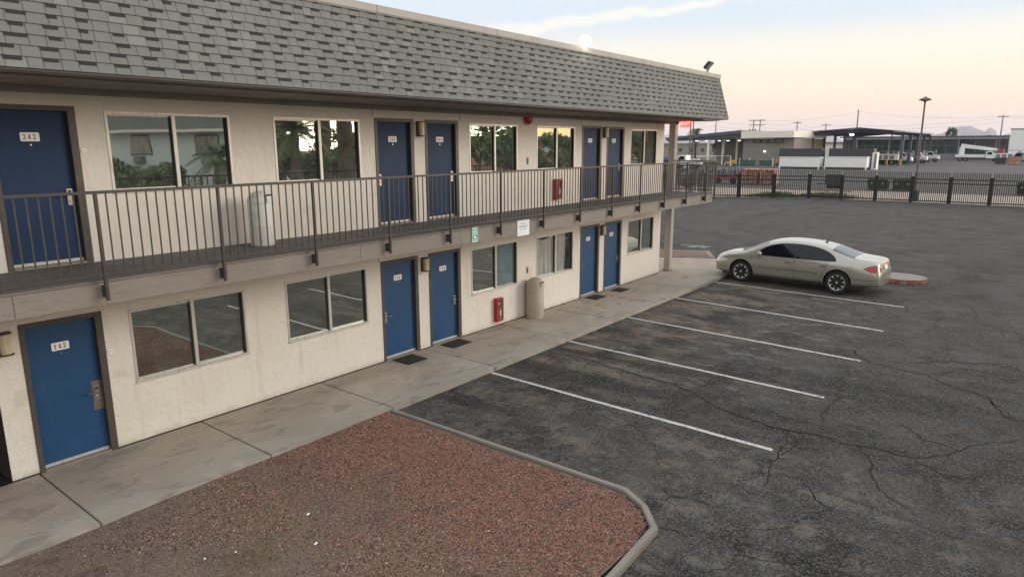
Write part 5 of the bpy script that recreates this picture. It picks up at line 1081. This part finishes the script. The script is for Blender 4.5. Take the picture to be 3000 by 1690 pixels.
tree(310, 10.0, 6.9, 3.0, 'low dark bush just above the long carport roof', n=1200, ls=.3, sq=.4)
tree(250, -5.6, 11.4, 2.4, 'dark tree rising above the white block at the right edge', n=1600, ls=.3)
e = empty('red_sign_board', (128, 50.4, GZ), 'small red and white board beside the far pickups', 'sign'); build('board', MB().box(128, 128.1, 49.9, 50.9, 2.2, 3.4), 'terracotta', e); build('post', MB().box(128.02, 128.08, 50.35, 50.45, GZ, 2.2), 'grey', e)
# utility poles and wires
PL = [(150, 55.2, 11.0, 1), (200, 70, 11.7, 1), (200, 57.9, 11.3, 2), (200, 46.8, 10.6, 1), (200, 39.3, 9.8, 1), (205, 32.7, 13.4, 0), (210, 1.0, 11.3, 1), (200, 84, 12, 1), (140, 51.4, 8.6, 0), (206, 24.2, 8.0, 0)]
ds = ['utility pole rising right behind the sloping roof', 'utility pole seen just right of the roof end', 'twin utility frame with cross arms over the white fascia', 'utility pole right of the warehouse', 'short utility pole left of the steel canopy', 'tall bare pole rising above the steel canopy', 'distant utility mast above the long carport', 'far utility pole hidden by the roof end', 'steel sign pole below the EXIT sign', 'thin pole standing under the steel canopy']
for (x, y, h, t), lb in zip(PL, ds):
    e = empty('utility_pole', (x, y, GZ), lb, 'utility pole', 'utility poles beyond the yard')
    if t == 2:
        for q in (-.9, .9): build('pole', MB().tube([(x, y+q, GZ), (x, y+q, h)], [.17, .12], 8), 'wood', e)
        for zz_ in (h-.3, h-1.6): build('cross_arm', MB().box(x-.1, x+.1, y-2.4, y+2.4, zz_, zz_+.18), 'wood', e)
        for q in (-.4, .4, 1.2): build('transformer', MB().lathe([(.2, h-3.4), (.24, h-3.3), (.24, h-2.7), (.1, h-2.6)], 10, (x-.3, y+q+.6, 0)), 'grey', e)
    else:
        build('pole', MB().tube([(x, y, GZ), (x, y, h)], [.2, .13] if t == 0 else [.17, .11], 8), 'wood', e)
        if t: build('cross_arm', MB().box(x-.08, x+.08, y-1.1, y+1.1, h-.5, h-.36), 'wood', e)
        if t:
            for q in (-1, -.5, .5, 1): build('insulator', MB().lathe([(.05, h-.36), (.07, h-.25), (.03, h-.15)], 8, (x, y+q, 0)), 'grey', e)
WP = [[(200, 84, 11.6), (200, 70, 11.3), (200, 57.9, 11.0), (200, 46.8, 10.2), (200, 39.3, 9.4)], [(200, 84, 10.2), (200, 70, 9.9), (200, 57.9, 9.7), (200, 46.8, 9.1), (200, 39.3, 8.5)], [(200, 57.9, 11.0), (205, 32.7, 12.9), (210, 1.0, 11.0), (220, -40, 14)], [(200, 39.3, 9.4), (210, 1.0, 10.6), (220, -40, 13)], [(200, 70, 8.9), (200, 46.8, 8.3), (210, 1, 9.6)]]
for k, W_ in enumerate(WP):
    c = MB()
    for a, b in zip(W_, W_[1:]):
        a, b = Vector(a), Vector(b); c.tube([a+(b-a)*q/10-Vector((0, 0, .9*(1-(2*q/10-1)**2))) for q in range(11)], .022, 4)
    tag(build('overhead_wire', c, 'wire'), ['uppermost overhead wire along the left row of poles', 'second overhead wire along the left row of poles', 'overhead wire meeting the tall bare pole', 'overhead wire running to the distant mast', 'lowest overhead wire above the yard'][k], 'wire', 'overhead wires beyond the yard')
# mountains
def ridge(nm, x, pts, depth, lb, seed):
    c = MB(); n_ = 120; vs = []; f = [(y, z) for y, z in pts]
    for i in range(n_+1):
        y = f[0][0]+(f[-1][0]-f[0][0])*i/n_
        for (a, za), (b, zb) in zip(f, f[1:]):
            if min(a, b) <= y <= max(a, b): z = za+(zb-za)*(y-a)/(b-a); break
        z += 7*noise.noise(Vector((y/60, seed, 0)))+4*noise.noise(Vector((y/20, seed, 3)))
        for j in range(13):
            t = j/12; pk = math.sin(math.pi*t)**.8
            zz_ = max(0, z)*pk*(1+.25*noise.noise(Vector((y/120, t*4, seed))) if 0 < j < 12 and j != 6 else 1)
            vs.append((x+depth*t, y, -1+zz_))
    c.add(vs, [(i*13+j, (i+1)*13+j, (i+1)*13+j+1, i*13+j+1) for i in range(n_) for j in range(12)])
    o = build(nm, c, 'lilac', smooth=True); o['kind'] = 'structure'; o['label'] = lb; return o
ridge('mountains', 6000, [(330, 0), (361, 95), (395, 118), (428, 88), (470, 110), (529, 140), (600, 128), (649, 117), (700, 88), (780, 66), (847, 55), (960, 0)], 600, 'hazy lilac mountains behind the long carport', 1)
ridge('mountains', 6000, [(-200, 0), (0, 62), (150, 72), (287, 76), (340, 60), (500, 55), (900, 40), (1300, 30)], 500, 'low hazy ridge on the right of the horizon', 2)
ridge('mountains', 6000, [(1400, 0), (1480, 80), (1592, 97), (1700, 78), (1843, 48), (2400, 75), (3000, 95), (4200, 60)], 600, 'low hazy ridge behind the steel canopy', 5)

# ------------------------------------------------------------------ across the lot: what the panes reflect
wing = empty('motel_wing', (18, -30, GZ), 'pale two storey wing seen only as a reflection in the window right of door 242', 'motel')
build('wall', MB().box(18, 21, -48, -21.0, GZ, 5.15), 'pale', wing)
rf2 = build('mansard_roof', MB().prism([(17.6, 5.2), (18.1, 6.7), (21.3, 6.7), (21.3, 5.2)], -48.4, -20.7, 0, 'y'), 'shingle', wing)
build('eave_board', MB().box(17.5, 21.4, -48.5, -20.6, 5.08, 5.22), 'cream', rf2)
for y in (-45.5, -38.6, -30.7, -23.3):
    for z0 in (3.95, 1.05):
        w_ = build('window', MB().box(17.96, 18.0, y-1.35, y+1.35, z0-.05, z0+1.03), 'darkgrey', wing)
        for a, b in ((y-1.29, y-.03), (y+.03, y+1.29)): build('pane', MB().quad((17.95, a, z0), (17.95, b, z0), (17.95, b, z0+.94), (17.95, a, z0+.94)), 'curtpane', w_)
    for z0 in (3.45, .5): build('air_conditioner', MB().box(17.8, 18, y-.55, y+.55, z0, z0+.38), 'grey', wing, bevel=.02)
e = empty('wall_lamp', (17.9, -36.1, 4.3), 'lit lamp on the wing wall, glowing in the reflection beside door 242', 'wall lamp'); build('lamp_glass', MB().lathe([(.04, 4.2), (.1, 4.25), (.1, 4.4), (.04, 4.45)], 12, (17.85, -36.1, 0)), 'lampon', e); build('bracket', MB().box(17.85, 18, -36.15, -36.05, 4.4, 4.5), 'jamb', e)
for k, (x, y, h, r_, t_) in enumerate([(16.2, -31.5, 3.6, 1.5, 0), (16.0, -27.2, 3.0, 1.1, 0), (15.9, -34.8, 3.1, 1.3, 0), (16.3, -24.5, 3.3, 1.0, 0), (20.3, -19.4, 4.7, 1.8, 0), (27.6, -25.6, 4.9, 2.2, 0), (34.5, -19.6, 5.9, 2.3, 0), (41, -22.0, 5.2, 2.2, 0), (43.6, -19.6, 4.6, 2.2, 0), (57, -19.6, 6.8, 2.3, 0), (66, -24, 5.5, 2.6, 0), (50, -30, 6.2, 2.4, 0)]):
    tree(x, y, h, r_, ['bush in front of the pale wing near its lit lamp', 'smallest bush in front of the pale wing', 'bush at the far end of the pale wing', 'bush by the near end of the pale wing', 'bushy tree just past the end of the pale wing', 'green tree second past the end of the pale wing', 'green tree mirrored in the window right of door 244', 'green tree mirrored between doors 244 and 245', 'tree behind the palms across the lot', 'large green tree far across the lot', 'farthest tree across the lot', 'tall tree behind the row across the lot'][k], n=2200, ls=.16, group='trees and bushes across the lot')
palm(18.6, -16.8, 5.1, 1.7, 'palm mirrored in the left pane of the window left of door 243', 'palms across the lot', nf=32); palm(16.6, -20.0, 3.9, 1.6, 'low palm at the corner of the pale wing', 'palms across the lot', nf=28); palm(22.4, -19.9, 8.8, 2.2, 'thick trunked tall palm mirrored left of door 243, nearer the wing', 'palms across the lot', thick=.42, skirt=500); palm(25.0, -21.3, 9.0, 2.2, 'thick trunked tall palm mirrored left of door 243, farther from the wing', 'palms across the lot', thick=.42, skirt=500)
e = empty('red_brick_block', (70, -52, GZ), 'long low reddish building mirrored in the far upper windows', 'building'); build('wall', MB().box(55, 110, -60, -52, GZ, 5.2), 'terracotta', e); build('roof', MB().box(54.5, 110.5, -60.5, -51.5, 5.2, 5.7), 'grey', e)
for q in range(12): build('window', MB().box(56+q*4.4, 58+q*4.4, -52, -51.95, 3.2, 4.5), 'white', e)

hz = MB().box(-320, 6720, -920, 5220, -1.2, 175)
MAT['haze'] = bpy.data.materials.new('haze'); MAT['haze'].use_nodes = True
_n = MAT['haze'].node_tree.nodes; _n.remove(_n['Principled BSDF']); _v = _n.new('ShaderNodeVolumePrincipled'); _v.inputs['Density'].default_value = .00011; _v.inputs['Color'].default_value = (.97, .96, 1, 1)
MAT['haze'].node_tree.links.new(_v.outputs[0], _n['Material Output'].inputs['Volume'])
_o = build('haze', hz, 'haze'); tag(_o, 'thin evening haze over the desert', 'haze', kind='stuff')
